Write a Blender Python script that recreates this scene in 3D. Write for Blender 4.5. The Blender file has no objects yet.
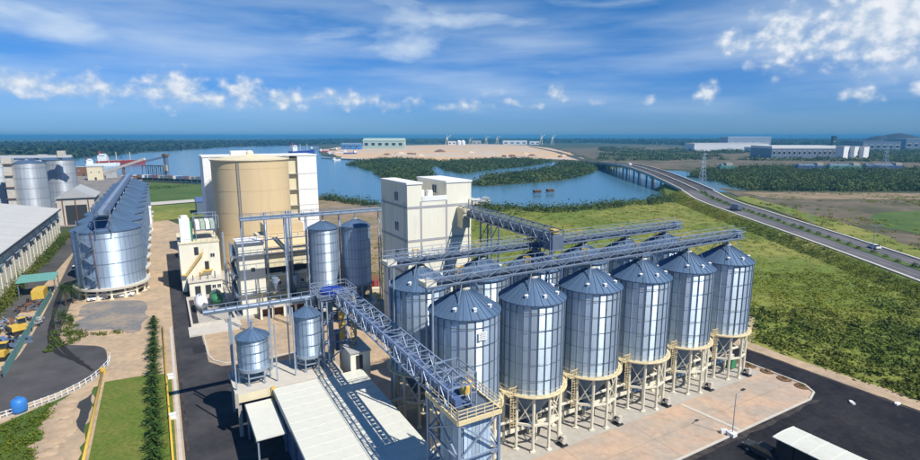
import bpy, math, random
import numpy as np
from mathutils import Vector, Matrix

# ------------------------------------------------------------------ camera, sky, sun, exposure
scene = bpy.context.scene
COL = scene.collection
R_ = math.radians
F = 520.0                                   # focal length in photo pixels (photo is 920 x 460)
TH = math.atan(94 / F)                      # downward pitch
CAMH = 40.0
cam_d = bpy.data.cameras.new("camera"); cam_d.sensor_width = 36; cam_d.lens = 36 * F / 920
cam_d.clip_start = 0.5; cam_d.clip_end = 60000
cam = bpy.data.objects.new("camera", cam_d); COL.objects.link(cam)
cam.location = (0, 0, CAMH); cam.rotation_euler = (math.pi / 2 - TH, 0, 0)
scene.camera = cam

SUN_EL = R_(50)
sun_h = Vector((0.80, -0.60)).normalized()     # horizontal direction towards the sun
sun_v = Vector((sun_h.x * math.cos(SUN_EL), sun_h.y * math.cos(SUN_EL), math.sin(SUN_EL)))
sd = bpy.data.lights.new("sun", 'SUN'); sd.energy = 4.6; sd.angle = R_(0.53); sd.color = (1.0, 0.95, 0.86)
sun = bpy.data.objects.new("sun", sd); COL.objects.link(sun)
sun.location = (200, -150, 300)
sun.rotation_euler = sun_v.to_track_quat('Z', 'Y').to_euler()

scene.view_settings.view_transform = 'Standard'
scene.view_settings.look = 'None'
scene.view_settings.gamma = 1
scene.view_settings.exposure = 0.30
scene.cycles.max_bounces = 8
scene.cycles.volume_bounces = 1
scene.cycles.transparent_max_bounces = 8

world = bpy.data.worlds.new("World"); scene.world = world; world.use_nodes = True
wt = world.node_tree; wt.nodes.clear()
def wn(t, **k):
    n = wt.nodes.new(t)
    for a, b in k.items(): setattr(n, a, b)
    return n
def wl(a, b): wt.links.new(a, b)
def wmath(op, a, b=None, c=None, clamp=False):
    n = wn('ShaderNodeMath', operation=op, use_clamp=clamp)
    for i, v in enumerate((a, b, c)):
        if v is None: continue
        if isinstance(v, (int, float)): n.inputs[i].default_value = v
        else: wl(v, n.inputs[i])
    return n.outputs[0]
def wsmooth(x, lo, hi, a=0.0, b=1.0):
    n = wn('ShaderNodeMapRange', interpolation_type='SMOOTHSTEP')
    wl(x, n.inputs[0]); n.inputs[1].default_value = lo; n.inputs[2].default_value = hi
    n.inputs[3].default_value = a; n.inputs[4].default_value = b
    return n.outputs[0]
def build_world():
    out = wn('ShaderNodeOutputWorld'); bg = wn('ShaderNodeBackground'); bg.inputs[1].default_value = 0.105
    wl(bg.outputs[0], out.inputs[0])
    sky = wn('ShaderNodeTexSky', sky_type='NISHITA', sun_disc=False, sun_elevation=SUN_EL, altitude=0,
             air_density=1.0, dust_density=0.15, ozone_density=3.0)
    sky.sun_rotation = math.atan2(sun_h.x, sun_h.y)
    tc = wn('ShaderNodeTexCoord'); sep = wn('ShaderNodeSeparateXYZ'); wl(tc.outputs['Generated'], sep.inputs[0])
    dx, dy, dz = sep.outputs
    az = wmath('MULTIPLY', wmath('ARCTAN2', dx, dy), 180 / math.pi)      # degrees, 0 = north (view direction)
    el = wmath('MULTIPLY', wmath('ARCSINE', dz), 180 / math.pi)
    # deepen the blue of the clear sky
    tint = wn('ShaderNodeMix', data_type='RGBA', blend_type='MULTIPLY'); tint.inputs[0].default_value = 1
    wl(sky.outputs[0], tint.inputs[6])
    rampm = wn('ShaderNodeMix', data_type='RGBA'); wl(wsmooth(el, 0.0, 16.0), rampm.inputs[0])
    rampm.inputs[6].default_value = SKY_LO; rampm.inputs[7].default_value = SKY_HI
    wl(rampm.outputs[2], tint.inputs[7])
    # thin high cloud: soft elongated sheets, thickest in one broad bank
    comb = wn('ShaderNodeCombineXYZ'); wl(wmath('MULTIPLY', az, 0.050), comb.inputs[0]); wl(wmath('MULTIPLY', el, 0.17), comb.inputs[1])
    mp = wn('ShaderNodeMapping'); wl(comb.outputs[0], mp.inputs[0]); mp.inputs['Rotation'].default_value = (0, 0, R_(7)); mp.inputs['Location'].default_value = (3.3, 1.2, 0)
    n1 = wn('ShaderNodeTexNoise'); wl(mp.outputs[0], n1.inputs[0]); n1.inputs['Scale'].default_value = 1.25
    n1.inputs['Detail'].default_value = 8; n1.inputs['Roughness'].default_value = 0.52; n1.inputs['Distortion'].default_value = 0.35
    bank = None
    for (ca, ce, wa, we) in ((-19, 10.2, 20, 3.2), (24, 13.6, 16, 1.3), (3, 11.5, 7, 0.9), (-70, 9, 25, 4), (80, 9, 25, 4)):
        u = wmath('MULTIPLY', wmath('SUBTRACT', az, ca), 1 / wa); v = wmath('MULTIPLY', wmath('SUBTRACT', el, ce), 1 / we)
        g = wmath('SUBTRACT', 1.0, wmath('ADD', wmath('MULTIPLY', u, u), wmath('MULTIPLY', v, v)))
        bank = g if bank is None else wmath('MAXIMUM', bank, g)
    bank = wmath('MAXIMUM', bank, -1.0)
    cir = wsmooth(wmath('ADD', n1.outputs[0], wmath('MULTIPLY', bank, 0.13)), 0.44, 0.78)
    cir = wmath('MULTIPLY', wmath('MULTIPLY', cir, wsmooth(el, 4.0, 8.0)), 0.80)
    # broad milky veil low in the sky
    comb2 = wn('ShaderNodeCombineXYZ'); wl(wmath('MULTIPLY', az, 0.045), comb2.inputs[0]); wl(wmath('MULTIPLY', el, 0.30), comb2.inputs[1])
    n2 = wn('ShaderNodeTexNoise'); wl(comb2.outputs[0], n2.inputs[0]); n2.inputs['Scale'].default_value = 1.0
    n2.inputs['Detail'].default_value = 5; n2.inputs['Roughness'].default_value = 0.48
    veil = wmath('MULTIPLY', wsmooth(n2.outputs[0], 0.30, 0.80, 0.0, 0.55), wmath('MULTIPLY', wsmooth(el, 0.3, 5.0), wsmooth(el, 22.0, 8.0)))
    # cumulus: clusters of puffs, (azimuth, elevation, half width, half height, strength) in degrees
    comb3 = wn('ShaderNodeCombineXYZ'); wl(az, comb3.inputs[0]); wl(wmath('MULTIPLY', el, 1.15), comb3.inputs[1])
    n3 = wn('ShaderNodeTexNoise'); wl(comb3.outputs[0], n3.inputs[0]); n3.inputs['Scale'].default_value = 0.75
    n3.inputs['Detail'].default_value = 8; n3.inputs['Roughness'].default_value = 0.56
    n4 = wn('ShaderNodeTexVoronoi', feature='SMOOTH_F1'); wl(comb3.outputs[0], n4.inputs[0]); n4.inputs['Scale'].default_value = 0.9
    puff = wmath('SUBTRACT', wmath('ADD', wmath('MULTIPLY', n3.outputs[0], 2.0), wmath('MULTIPLY', wmath('SUBTRACT', 0.5, n4.outputs[0]), 0.8)), 1.0)
    field = None
    for (ca, ce, wa, we, st) in CLOUDS:
        u = wmath('MULTIPLY', wmath('SUBTRACT', az, ca), 1 / wa)
        v0 = wmath('SUBTRACT', el, ce)
        v = wmath('MULTIPLY', v0, 1 / we)
        d = wmath('ADD', wmath('MULTIPLY', u, u), wmath('MULTIPLY', v, v))
        g = wmath('SUBTRACT', st + 0.22, wmath('MULTIPLY', wmath('POWER', d, 0.6), 0.72))
        field = g if field is None else wmath('MAXIMUM', field, g)
    dens = wmath('ADD', field, wmath('MULTIPLY', puff, 1.25))
    cum = wsmooth(dens, -0.15, 1.25)
    cum = wmath('MULTIPLY', cum, wsmooth(el, 0.6, 2.2))
    # clouds: white tops, grey-blue undersides
    thick = wsmooth(wmath('ADD', wmath('MULTIPLY', dens, 0.45), wmath('MULTIPLY', puff, 0.9)), 0.05, 1.15)
    ccol = wn('ShaderNodeMix', data_type='RGBA'); wl(thick, ccol.inputs[0])
    ccol.inputs[6].default_value = (4.0, 4.9, 6.0, 1); ccol.inputs[7].default_value = (7.0, 7.2, 7.5, 1)
    m0 = wn('ShaderNodeMix', data_type='RGBA'); wl(wmath('MAXIMUM', cir, veil), m0.inputs[0])
    wl(tint.outputs[2], m0.inputs[6]); m0.inputs[7].default_value = (5.8, 6.7, 7.4, 1)
    m1 = wn('ShaderNodeMix', data_type='RGBA'); wl(wmath('MULTIPLY', cum, 0.9), m1.inputs[0])
    wl(m0.outputs[2], m1.inputs[6]); wl(ccol.outputs[2], m1.inputs[7])
    wl(m1.outputs[2], bg.inputs[0])
SKY_LO = (0.20, 0.40, 0.84, 1); SKY_HI = (0.115, 0.465, 0.80, 1)
CLOUDS = [(-39.5, 4.2, 2.6, 1.0, 0.75), (-36.5, 3.9, 2.0, 0.8, 0.7), (-33.8, 4.2, 1.8, 1.0, 0.8), (-30.6, 4.0, 1.6, 0.8, 0.6),
          (-28.0, 4.4, 2.0, 1.2, 1.0), (-25.6, 3.6, 3.6, 0.7, 0.7), (-22.0, 4.2, 2.0, 1.1, 0.9), (-18.2, 3.7, 2.2, 0.9, 0.75),
          (-11.8, 3.6, 2.4, 0.8, 0.7), (-7.0, 3.2, 2.2, 0.7, 0.5), (0.5, 3.2, 2.8, 0.7, 0.55), (3.0, 4.4, 1.4, 0.6, 0.45),
          (10.2, 4.6, 1.0, 0.8, 0.7), (24.7, 4.2, 0.9, 0.9, 0.8), (27.0, 8.6, 2.0, 1.3, 0.6), (30.8, 8.6, 2.1, 2.2, 0.95),
          (36.5, 8.9, 3.0, 1.9, 1.15), (39.5, 9.8, 3.6, 2.6, 1.45), (43.0, 11.3, 3.6, 3.2, 1.5), (46, 9.0, 4.0, 2.4, 1.0),
          (42.0, 3.9, 1.7, 0.6, 0.75), (36.5, 3.5, 1.8, 0.7, 0.5), (-43.0, 3.6, 1.6, 0.8, 0.6), (-37.8, 3.4, 1.2, 0.5, 0.5), (-15.2, 3.9, 1.1, 0.6, 0.55), (-13.6, 4.5, 0.8, 0.5, 0.5), (-9.2, 3.9, 0.9, 0.5, 0.5), (-4.6, 3.7, 0.9, 0.6, 0.5), (-2.2, 3.0, 1.2, 0.5, 0.5), (2.2, 3.1, 0.9, 0.4, 0.4), (5.6, 3.5, 1.1, 0.5, 0.45), (8.0, 3.2, 1.2, 0.4, 0.35), (14.5, 3.3, 1.2, 0.5, 0.4), (19.5, 3.6, 1.0, 0.5, 0.4), (33.6, 7.6, 3.4, 1.2, 0.7), (38.5, 7.6, 4.0, 1.4, 0.8), (29.5, 6.3, 1.4, 0.6, 0.4), (52, 8, 5, 3, 0.9), (-50, 4.2, 4, 1, 0.8), (62, 4, 5, 1, 0.8)]
build_world()

# ------------------------------------------------------------------ geometry of the place
rng = np.random.default_rng(7); random.seed(7)
cT, sT = math.cos(TH), math.sin(TH)
ROT = R_(29.8)                                     # the plant's grid is turned by this much
OX, OY = 0.55, 59.9                                # first silo of the front row
D1 = (math.cos(ROT), math.sin(ROT)); D2 = (-math.sin(ROT), math.cos(ROT))
def W(a, b): return (OX + a * D1[0] + b * D2[0], OY + a * D1[1] + b * D2[1])
def W3(a, b, z=0): x, y = W(a, b); return Vector((x, y, z))
def AB(x, y): x -= OX; y -= OY; return (x * D1[0] + y * D1[1], x * D2[0] + y * D2[1])
def G(px, py, z=0.0):                              # photo pixel -> point on the level z
    v = (py - 230) / F; zr = sT + v * cT; t = (CAMH - z) / zr
    return ((px - 460) / F * t, (cT - v * sT) * t)
def zat(py, Y):                                    # height seen at row py at distance Y
    v = (py - 230) / F
    return CAMH - (sT + v * cT) * Y / (cT - v * sT)

# ------------------------------------------------------------------ materials
MATS = {}
def mat(name, col, rough=0.7, metal=0.0, var=0.12, scale=0.6, bump=0.0, bscale=8.0, col2=None, mixs=None, corr=None, rand=0.0,
        spec=0.4, lo=0.35, hi=0.65, streak=False, dirt=0.0):
    if name in MATS: return MATS[name]
    m = bpy.data.materials.new(name); m.use_nodes = True; nt = m.node_tree; nd = nt.nodes; L = nt.links.new
    b = nd['Principled BSDF']; b.inputs['Roughness'].default_value = rough; b.inputs['Metallic'].default_value = metal
    b.inputs['Specular IOR Level'].default_value = spec
    tc = nd.new('ShaderNodeTexCoord')
    def noise(sc, det=5, ro=0.6, vec=None):
        n = nd.new('ShaderNodeTexNoise'); n.inputs['Scale'].default_value = sc; n.inputs['Detail'].default_value = det
        n.inputs['Roughness'].default_value = ro; L(vec or tc.outputs['Object'], n.inputs[0]); return n.outputs[0]
    def mrange(x, lo_, hi_, a, c):
        n = nd.new('ShaderNodeMapRange'); L(x, n.inputs[0])
        for i, v in enumerate((lo_, hi_, a, c)): n.inputs[i + 1].default_value = v
        return n.outputs[0]
    c4 = lambda c: (c[0], c[1], c[2], 1)
    base = nd.new('ShaderNodeMix'); base.data_type = 'RGBA'
    base.inputs[6].default_value = c4(col); base.inputs[7].default_value = c4(col2 or col)
    if col2: L(mrange(noise(mixs or scale, 7), lo, hi, 0, 1), base.inputs[0])
    cur = base.outputs[2]
    vec = None
    if streak:
        mp = nd.new('ShaderNodeMapping'); mp.inputs['Scale'].default_value = (1, 1, 0.12); L(tc.outputs['Object'], mp.inputs[0]); vec = mp.outputs[0]
    f = mrange(noise(scale * 2.3, 6, 0.65, vec), 0.25, 0.75, 1 - var, 1 + var)
    if rand:
        oi = nd.new('ShaderNodeObjectInfo'); r = mrange(oi.outputs['Random'], 0, 1, 1 - rand, 1 + rand)
        mm = nd.new('ShaderNodeMath'); mm.operation = 'MULTIPLY'; L(f, mm.inputs[0]); L(r, mm.inputs[1]); f = mm.outputs[0]
    hs = nd.new('ShaderNodeHueSaturation'); L(f, hs.inputs['Value']); L(cur, hs.inputs['Color']); cur = hs.outputs[0]
    if dirt:
        dm = nd.new('ShaderNodeMix'); dm.data_type = 'RGBA'; dm.inputs[7].default_value = (0.16, 0.12, 0.08, 1)
        L(mrange(noise(scale * 0.9, 8, 0.7, vec), 0.52, 0.8, 0, dirt), dm.inputs[0]); L(cur, dm.inputs[6]); cur = dm.outputs[2]
    L(cur, b.inputs['Base Color'])
    if rough < 0.9:
        L(mrange(noise(scale * 3, 4), 0.3, 0.7, max(0.04, rough - 0.08), min(1, rough + 0.08)), b.inputs['Roughness'])
    h = None
    if corr:                                            # corrugation along an object axis: (axis, waves per metre, strength)
        sx = nd.new('ShaderNodeSeparateXYZ'); L(tc.outputs['Object'], sx.inputs[0])
        mu = nd.new('ShaderNodeMath'); mu.operation = 'MULTIPLY'; mu.inputs[1].default_value = corr[1] * 2 * math.pi; L(sx.outputs[corr[0]], mu.inputs[0])
        si = nd.new('ShaderNodeMath'); si.operation = 'SINE'; L(mu.outputs[0], si.inputs[0]); h = si.outputs[0]
        bp = nd.new('ShaderNodeBump'); bp.inputs['Strength'].default_value = corr[2]; bp.inputs['Distance'].default_value = 0.02
        L(h, bp.inputs['Height']); L(bp.outputs[0], b.inputs['Normal'])
    elif bump:
        bp = nd.new('ShaderNodeBump'); bp.inputs['Strength'].default_value = bump; bp.inputs['Distance'].default_value = 0.1
        L(noise(bscale, 6), bp.inputs['Height']); L(bp.outputs[0], b.inputs['Normal'])
    MATS[name] = m; return m

def leafmat(name, c1, c2, c3, scale=0.25, trans=0.25):
    m = bpy.data.materials.new(name); m.use_nodes = True; nt = m.node_tree; nd = nt.nodes; L = nt.links.new
    b = nd['Principled BSDF']; b.inputs['Roughness'].default_value = 0.65; b.inputs['Specular IOR Level'].default_value = 0.25
    tc = nd.new('ShaderNodeTexCoord')
    n = nd.new('ShaderNodeTexNoise'); n.inputs['Scale'].default_value = scale; n.inputs['Detail'].default_value = 4; L(tc.outputs['Object'], n.inputs[0])
    rp = nd.new('ShaderNodeValToRGB'); L(n.outputs[0], rp.inputs[0]); e = rp.color_ramp.elements
    e[0].position = 0.32; e[0].color = (*c1, 1); e[1].position = 0.68; e[1].color = (*c3, 1)
    k = e.new(0.5); k.color = (*c2, 1)
    n2 = nd.new('ShaderNodeTexNoise'); n2.inputs['Scale'].default_value = scale * 9; L(tc.outputs['Object'], n2.inputs[0])
    mr = nd.new('ShaderNodeMapRange'); mr.inputs[1].default_value = .3; mr.inputs[2].default_value = .7; mr.inputs[3].default_value = .7; mr.inputs[4].default_value = 1.3
    L(n2.outputs[0], mr.inputs[0])
    hs = nd.new('ShaderNodeHueSaturation'); L(rp.outputs[0], hs.inputs['Color']); L(mr.outputs[0], hs.inputs['Value'])
    L(hs.outputs[0], b.inputs['Base Color'])
    t = nd.new('ShaderNodeBsdfTranslucent'); L(hs.outputs[0], t.inputs[0])
    mx = nd.new('ShaderNodeMixShader'); mx.inputs[0].default_value = trans
    L(b.outputs[0], mx.inputs[1]); L(t.outputs[0], mx.inputs[2]); L(mx.outputs[0], nd['Material Output'].inputs[0])
    return m

M = dict(
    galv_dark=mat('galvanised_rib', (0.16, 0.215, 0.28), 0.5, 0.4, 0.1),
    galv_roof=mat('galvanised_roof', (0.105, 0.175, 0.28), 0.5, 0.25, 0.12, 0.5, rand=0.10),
    steel=mat('grey_steel', (0.20, 0.25, 0.32), 0.5, 0.5, 0.15),
    steel_l=mat('light_steel', (0.36, 0.43, 0.52), 0.5, 0.4, 0.15),
    blue=mat('blue_painted_steel', (0.10, 0.16, 0.32), 0.5, 0.1, 0.2, dirt=0.3),
    blue_l=mat('pale_blue_steel', (0.26, 0.33, 0.44), 0.5, 0.2, 0.15),
    navy=mat('dark_blue_paint', (0.02, 0.05, 0.30), 0.4),
    dark=mat('dark_iron', (0.035, 0.04, 0.045), 0.6),
    ringy=mat('pale_yellow_steel', (0.74, 0.61, 0.36), 0.5, 0, 0.12, 0.8, dirt=0.2),
    creamleg=mat('cream_painted_steel', (0.76, 0.71, 0.56), 0.5, 0, 0.12, 0.8, dirt=0.25),
    yellow=mat('yellow_paint', (0.66, 0.44, 0.11), 0.5, 0, 0.15, dirt=0.2),
    yellow_b=mat('bright_yellow_paint', (0.66, 0.44, 0.07), 0.5, 0, 0.15, dirt=0.3),
    cream=mat('cream_wall', (0.80, 0.765, 0.63), 0.8, 0, 0.06, 0.5, streak=True, dirt=0.22),
    creamy=mat('warm_cream_wall', (0.70, 0.62, 0.42), 0.8, 0, 0.08, 0.4, streak=True, dirt=0.2),
    tan=mat('tan_cladding', (0.66, 0.50, 0.29), 0.6, 0, 0.05, 0.3, streak=True, dirt=0.14),
    white=mat('white_paint', (0.82, 0.82, 0.80), 0.6, 0, 0.06, 0.5, dirt=0.12),
    whiteroof=mat('white_roof_sheet', (0.66, 0.66, 0.58), 0.55, 0, 0.05, 0.5, dirt=0.22, rand=0.012),
    greyroof=mat('grey_roof_sheet', (0.40, 0.41, 0.40), 0.6, 0, 0.1, 0.3, rand=0.06),
    paleroof=mat('pale_roof_sheet', (0.52, 0.52, 0.50), 0.55, 0.1, 0.06, 0.3, rand=0.05),
    band=mat('grey_band', (0.38, 0.38, 0.38), 0.7),
    glass=mat('window_glass', (0.02, 0.03, 0.04), 0.1, 0, 0.1, spec=0.8),
    concrete=mat('concrete', (0.42, 0.39, 0.34), 0.85, 0, 0.15, 0.5, bump=0.1, dirt=0.25),
    concrete_l=mat('pale_concrete', (0.55, 0.51, 0.44), 0.85, 0, 0.12, 0.4, dirt=0.2),
    rubber=mat('rubber', (0.02, 0.02, 0.02), 0.8),
    rust=mat('rusty_steel', (0.20, 0.10, 0.05), 0.8, 0.1, 0.35, 1.0),
    red=mat('red_paint', (0.35, 0.04, 0.03), 0.5),
    teal=mat('teal_paint', (0.14, 0.34, 0.30), 0.6, 0, 0.15, dirt=0.2),
    green=mat('green_paint', (0.05, 0.22, 0.10), 0.5),
    bluev=mat('bright_blue_paint', (0.04, 0.20, 0.55), 0.45),
    bark=mat('bark', (0.10, 0.07, 0.045), 0.9, 0, 0.25, 3),
    palegreen=mat('pale_green_wall', (0.42, 0.52, 0.42), 0.7),
)

def galvmat(name, col, rough, metal, rand, curved=False, amp=0.75, k=62.0):
    # horizontally corrugated galvanised sheet: the ripple is far finer than a pixel, so its slope goes straight into the normal
    m = bpy.data.materials.new(name); m.use_nodes = True; nt = m.node_tree; nd = nt.nodes; L = nt.links.new
    b = nd['Principled BSDF']; b.inputs['Roughness'].default_value = rough; b.inputs['Metallic'].default_value = metal; b.inputs['Specular IOR Level'].default_value = 0.6
    tc = nd.new('ShaderNodeTexCoord'); mp = nd.new('ShaderNodeMapping'); mp.inputs['Scale'].default_value = (1, 1, 0.10); L(tc.outputs['Object'], mp.inputs[0])
    n = nd.new('ShaderNodeTexNoise'); n.inputs['Scale'].default_value = 1.6; n.inputs['Detail'].default_value = 6; L(mp.outputs[0], n.inputs[0])
    mr = nd.new('ShaderNodeMapRange'); L(n.outputs[0], mr.inputs[0])
    for i, v in enumerate((.25, .75, .86, 1.14)): mr.inputs[i + 1].default_value = v
    oi = nd.new('ShaderNodeObjectInfo'); r = nd.new('ShaderNodeMapRange'); L(oi.outputs['Random'], r.inputs[0]); r.inputs[3].default_value = 1 - rand; r.inputs[4].default_value = 1 + rand
    mu = nd.new('ShaderNodeMath'); mu.operation = 'MULTIPLY'; L(mr.outputs[0], mu.inputs[0]); L(r.outputs[0], mu.inputs[1])
    hs = nd.new('ShaderNodeHueSaturation'); hs.inputs['Color'].default_value = (*col, 1); L(mu.outputs[0], hs.inputs['Value']); L(hs.outputs[0], b.inputs['Base Color'])
    sx = nd.new('ShaderNodeSeparateXYZ'); L(tc.outputs['Object'], sx.inputs[0])
    w = nd.new('ShaderNodeMath'); w.operation = 'MULTIPLY'; w.inputs[1].default_value = k; L(sx.outputs[2], w.inputs[0])
    c = nd.new('ShaderNodeMath'); c.operation = 'COSINE'; L(w.outputs[0], c.inputs[0])
    a = nd.new('ShaderNodeMath'); a.operation = 'MULTIPLY'; a.inputs[1].default_value = amp; L(c.outputs[0], a.inputs[0])
    cz = nd.new('ShaderNodeCombineXYZ'); L(a.outputs[0], cz.inputs[2])
    if curved:
        cx = nd.new('ShaderNodeCombineXYZ'); L(sx.outputs[0], cx.inputs[0]); L(sx.outputs[1], cx.inputs[1])
        nr = nd.new('ShaderNodeVectorMath'); nr.operation = 'NORMALIZE'; L(cx.outputs[0], nr.inputs[0])
        vt = nd.new('ShaderNodeVectorTransform'); vt.vector_type = 'NORMAL'; vt.convert_from = 'OBJECT'; vt.convert_to = 'WORLD'; L(nr.outputs[0], vt.inputs[0]); src = vt.outputs[0]
    else:
        ge = nd.new('ShaderNodeNewGeometry'); src = ge.outputs['Normal']
    ad = nd.new('ShaderNodeVectorMath'); L(src, ad.inputs[0]); L(cz.outputs[0], ad.inputs[1])
    no = nd.new('ShaderNodeVectorMath'); no.operation = 'NORMALIZE'; L(ad.outputs[0], no.inputs[0]); L(no.outputs[0], b.inputs['Normal'])
    return m
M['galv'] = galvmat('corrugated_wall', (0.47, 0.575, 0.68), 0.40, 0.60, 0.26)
M['galv_far'] = galvmat('weathered_far_wall', (0.42, 0.46, 0.50), 0.5, 0.3, 0.15, True)
M['galv_c'] = galvmat('corrugated_round_wall', (0.42, 0.53, 0.66), 0.40, 0.55, 0.05, True)
M['leaf_mang'] = leafmat('mangrove_leaves', (0.036, 0.068, 0.018), (0.062, 0.105, 0.026), (0.110, 0.150, 0.040), 0.03)
M['leaf_scrub'] = leafmat('scrub_leaves', (0.090, 0.135, 0.008), (0.165, 0.200, 0.012), (0.275, 0.262, 0.030), 0.018)
M['leaf_dark'] = leafmat('dark_shrub_leaves', (0.038, 0.076, 0.008), (0.085, 0.125, 0.012), (0.160, 0.178, 0.024), 0.05)
M['leaf_tree'] = leafmat('tree_leaves', (0.045, 0.095, 0.016), (0.070, 0.130, 0.022), (0.11, 0.17, 0.035), 0.5)
M['leaf_far'] = leafmat('far_forest_leaves', (0.020, 0.040, 0.014), (0.034, 0.060, 0.018), (0.055, 0.080, 0.024), 0.006)
M['palm'] = leafmat('palm_leaves', (0.03, 0.06, 0.012), (0.05, 0.09, 0.015), (0.09, 0.13, 0.025), 0.6)

# ------------------------------------------------------------------ mesh builder
class MB:
    def __init__(s): s.v = []; s.f = []
    def add(s, vs, fs):
        o = len(s.v); s.v += [tuple(p) for p in vs]; s.f += [tuple(i + o for i in f) for f in fs]; return s
    def box(s, x0, x1, y0, y1, z0, z1):
        return s.add([(x0, y0, z0), (x1, y0, z0), (x1, y1, z0), (x0, y1, z0), (x0, y0, z1), (x1, y0, z1), (x1, y1, z1), (x0, y1, z1)],
                     [(0, 3, 2, 1), (4, 5, 6, 7), (0, 1, 5, 4), (1, 2, 6, 5), (2, 3, 7, 6), (3, 0, 4, 7)])
    def cb(s, cx, cy, cz, sx, sy, sz): return s.box(cx - sx / 2, cx + sx / 2, cy - sy / 2, cy + sy / 2, cz - sz / 2, cz + sz / 2)
    def beam(s, p0, p1, w, h=None):
        h = h or w; p0 = Vector(p0); p1 = Vector(p1); d = (p1 - p0).normalized()
        up = Vector((0, 0, 1)) if abs(d.z) < 0.95 else Vector((1, 0, 0))
        r = d.cross(up).normalized() * (w / 2); u = r.cross(d).normalized() * (h / 2)
        vs = [p + a * r + b * u for p in (p0, p1) for a, b in ((-1, -1), (1, -1), (1, 1), (-1, 1))]
        return s.add(vs, [(3, 2, 1, 0), (4, 5, 6, 7), (0, 1, 5, 4), (1, 2, 6, 5), (2, 3, 7, 6), (3, 0, 4, 7)])
    def cyl(s, p0, p1, r0, r1=None, n=10, cap=True):
        r1 = r0 if r1 is None else r1; p0 = Vector(p0); p1 = Vector(p1); d = (p1 - p0).normalized()
        up = Vector((0, 0, 1)) if abs(d.z) < 0.95 else Vector((1, 0, 0))
        a = d.cross(up).normalized(); b = a.cross(d).normalized()
        vs = []
        for p, r in ((p0, r0), (p1, r1)):
            for i in range(n):
                t = 2 * math.pi * i / n; vs.append(p + (a * math.cos(t) + b * math.sin(t)) * r)
        fs = [(i, (i + 1) % n, n + (i + 1) % n, n + i) for i in range(n)]
        if cap: fs += [tuple(range(n - 1, -1, -1)), tuple(range(n, 2 * n))]
        return s.add(vs, fs)
    def lathe(s, prof, n=24, cx=0, cy=0, closed=False):
        vs = []; m = len(prof)
        for (r, z) in prof:
            for i in range(n):
                t = 2 * math.pi * i / n; vs.append((cx + r * math.cos(t), cy + r * math.sin(t), z))
        fs = []
        for k in range(m if closed else m - 1):
            k2 = (k + 1) % m
            for i in range(n):
                j = (i + 1) % n; fs.append((k * n + i, k * n + j, k2 * n + j, k2 * n + i))
        return s.add(vs, fs)
    def prism(s, poly, z0, z1):
        n = len(poly); vs = [(x, y, z0) for x, y in poly] + [(x, y, z1) for x, y in poly]
        return s.add(vs, [tuple(range(n - 1, -1, -1)), tuple(range(n, 2 * n))] + [(i, (i + 1) % n, n + (i + 1) % n, n + i) for i in range(n)])
    def extrude_x(s, prof, x0, x1):                     # profile in (y, z)
        n = len(prof); vs = [(x0, y, z) for y, z in prof] + [(x1, y, z) for y, z in prof]
        return s.add(vs, [tuple(range(n)), tuple(range(2 * n - 1, n - 1, -1))] + [(i, n + i, n + (i + 1) % n, (i + 1) % n) for i in range(n)])
    def mesh(s, name, m, smooth=False):
        me = bpy.data.meshes.new(name); me.from_pydata(s.v, [], s.f); me.materials.append(m)
        if smooth: me.polygons.foreach_set('use_smooth', [True] * len(me.polygons))
        return me

def link(name, data, parent=None, loc=None, rot=None):
    o = bpy.data.objects.new(name, data); COL.objects.link(o); o.parent = parent
    if loc is not None: o.location = loc
    if rot is not None: o.rotation_euler = rot
    return o
def obj(name, mb, m, parent=None, loc=None, rot=None, smooth=False):
    return link(name, mb.mesh(name, m, smooth), parent, loc, rot)
def tag(o, label, cat, group=None):
    o['label'] = label; o['category'] = cat
    if group: o['group'] = group
    return o
def thing(name, label, cat, loc=(0, 0, 0), rz=0.0, group=None):
    return tag(link(name, None, None, loc, (0, 0, rz)), label, cat, group)
def pthing(name, label, cat, a, b, z=0, group=None, rz=0.0):        # a thing placed on the plant's grid
    return thing(name, label, cat, W3(a, b, z), ROT + rz, group)
def copy_tree(o, parent=None):
    c = o.copy(); COL.objects.link(c); c.parent = parent
    for ch in list(o.children): copy_tree(ch, c)
    return c
def struct(name, mb, m, kind='structure'):
    o = obj(name, mb, m); o['kind'] = kind; return o
ORD = ['first', 'second', 'third', 'fourth', 'fifth', 'sixth', 'seventh', 'eighth', 'ninth', 'tenth', 'eleventh', 'twelfth', 'thirteenth', 'fourteenth', 'fifteenth', 'sixteenth', 'seventeenth', 'eighteenth', 'nineteenth', 'twentieth']

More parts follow.
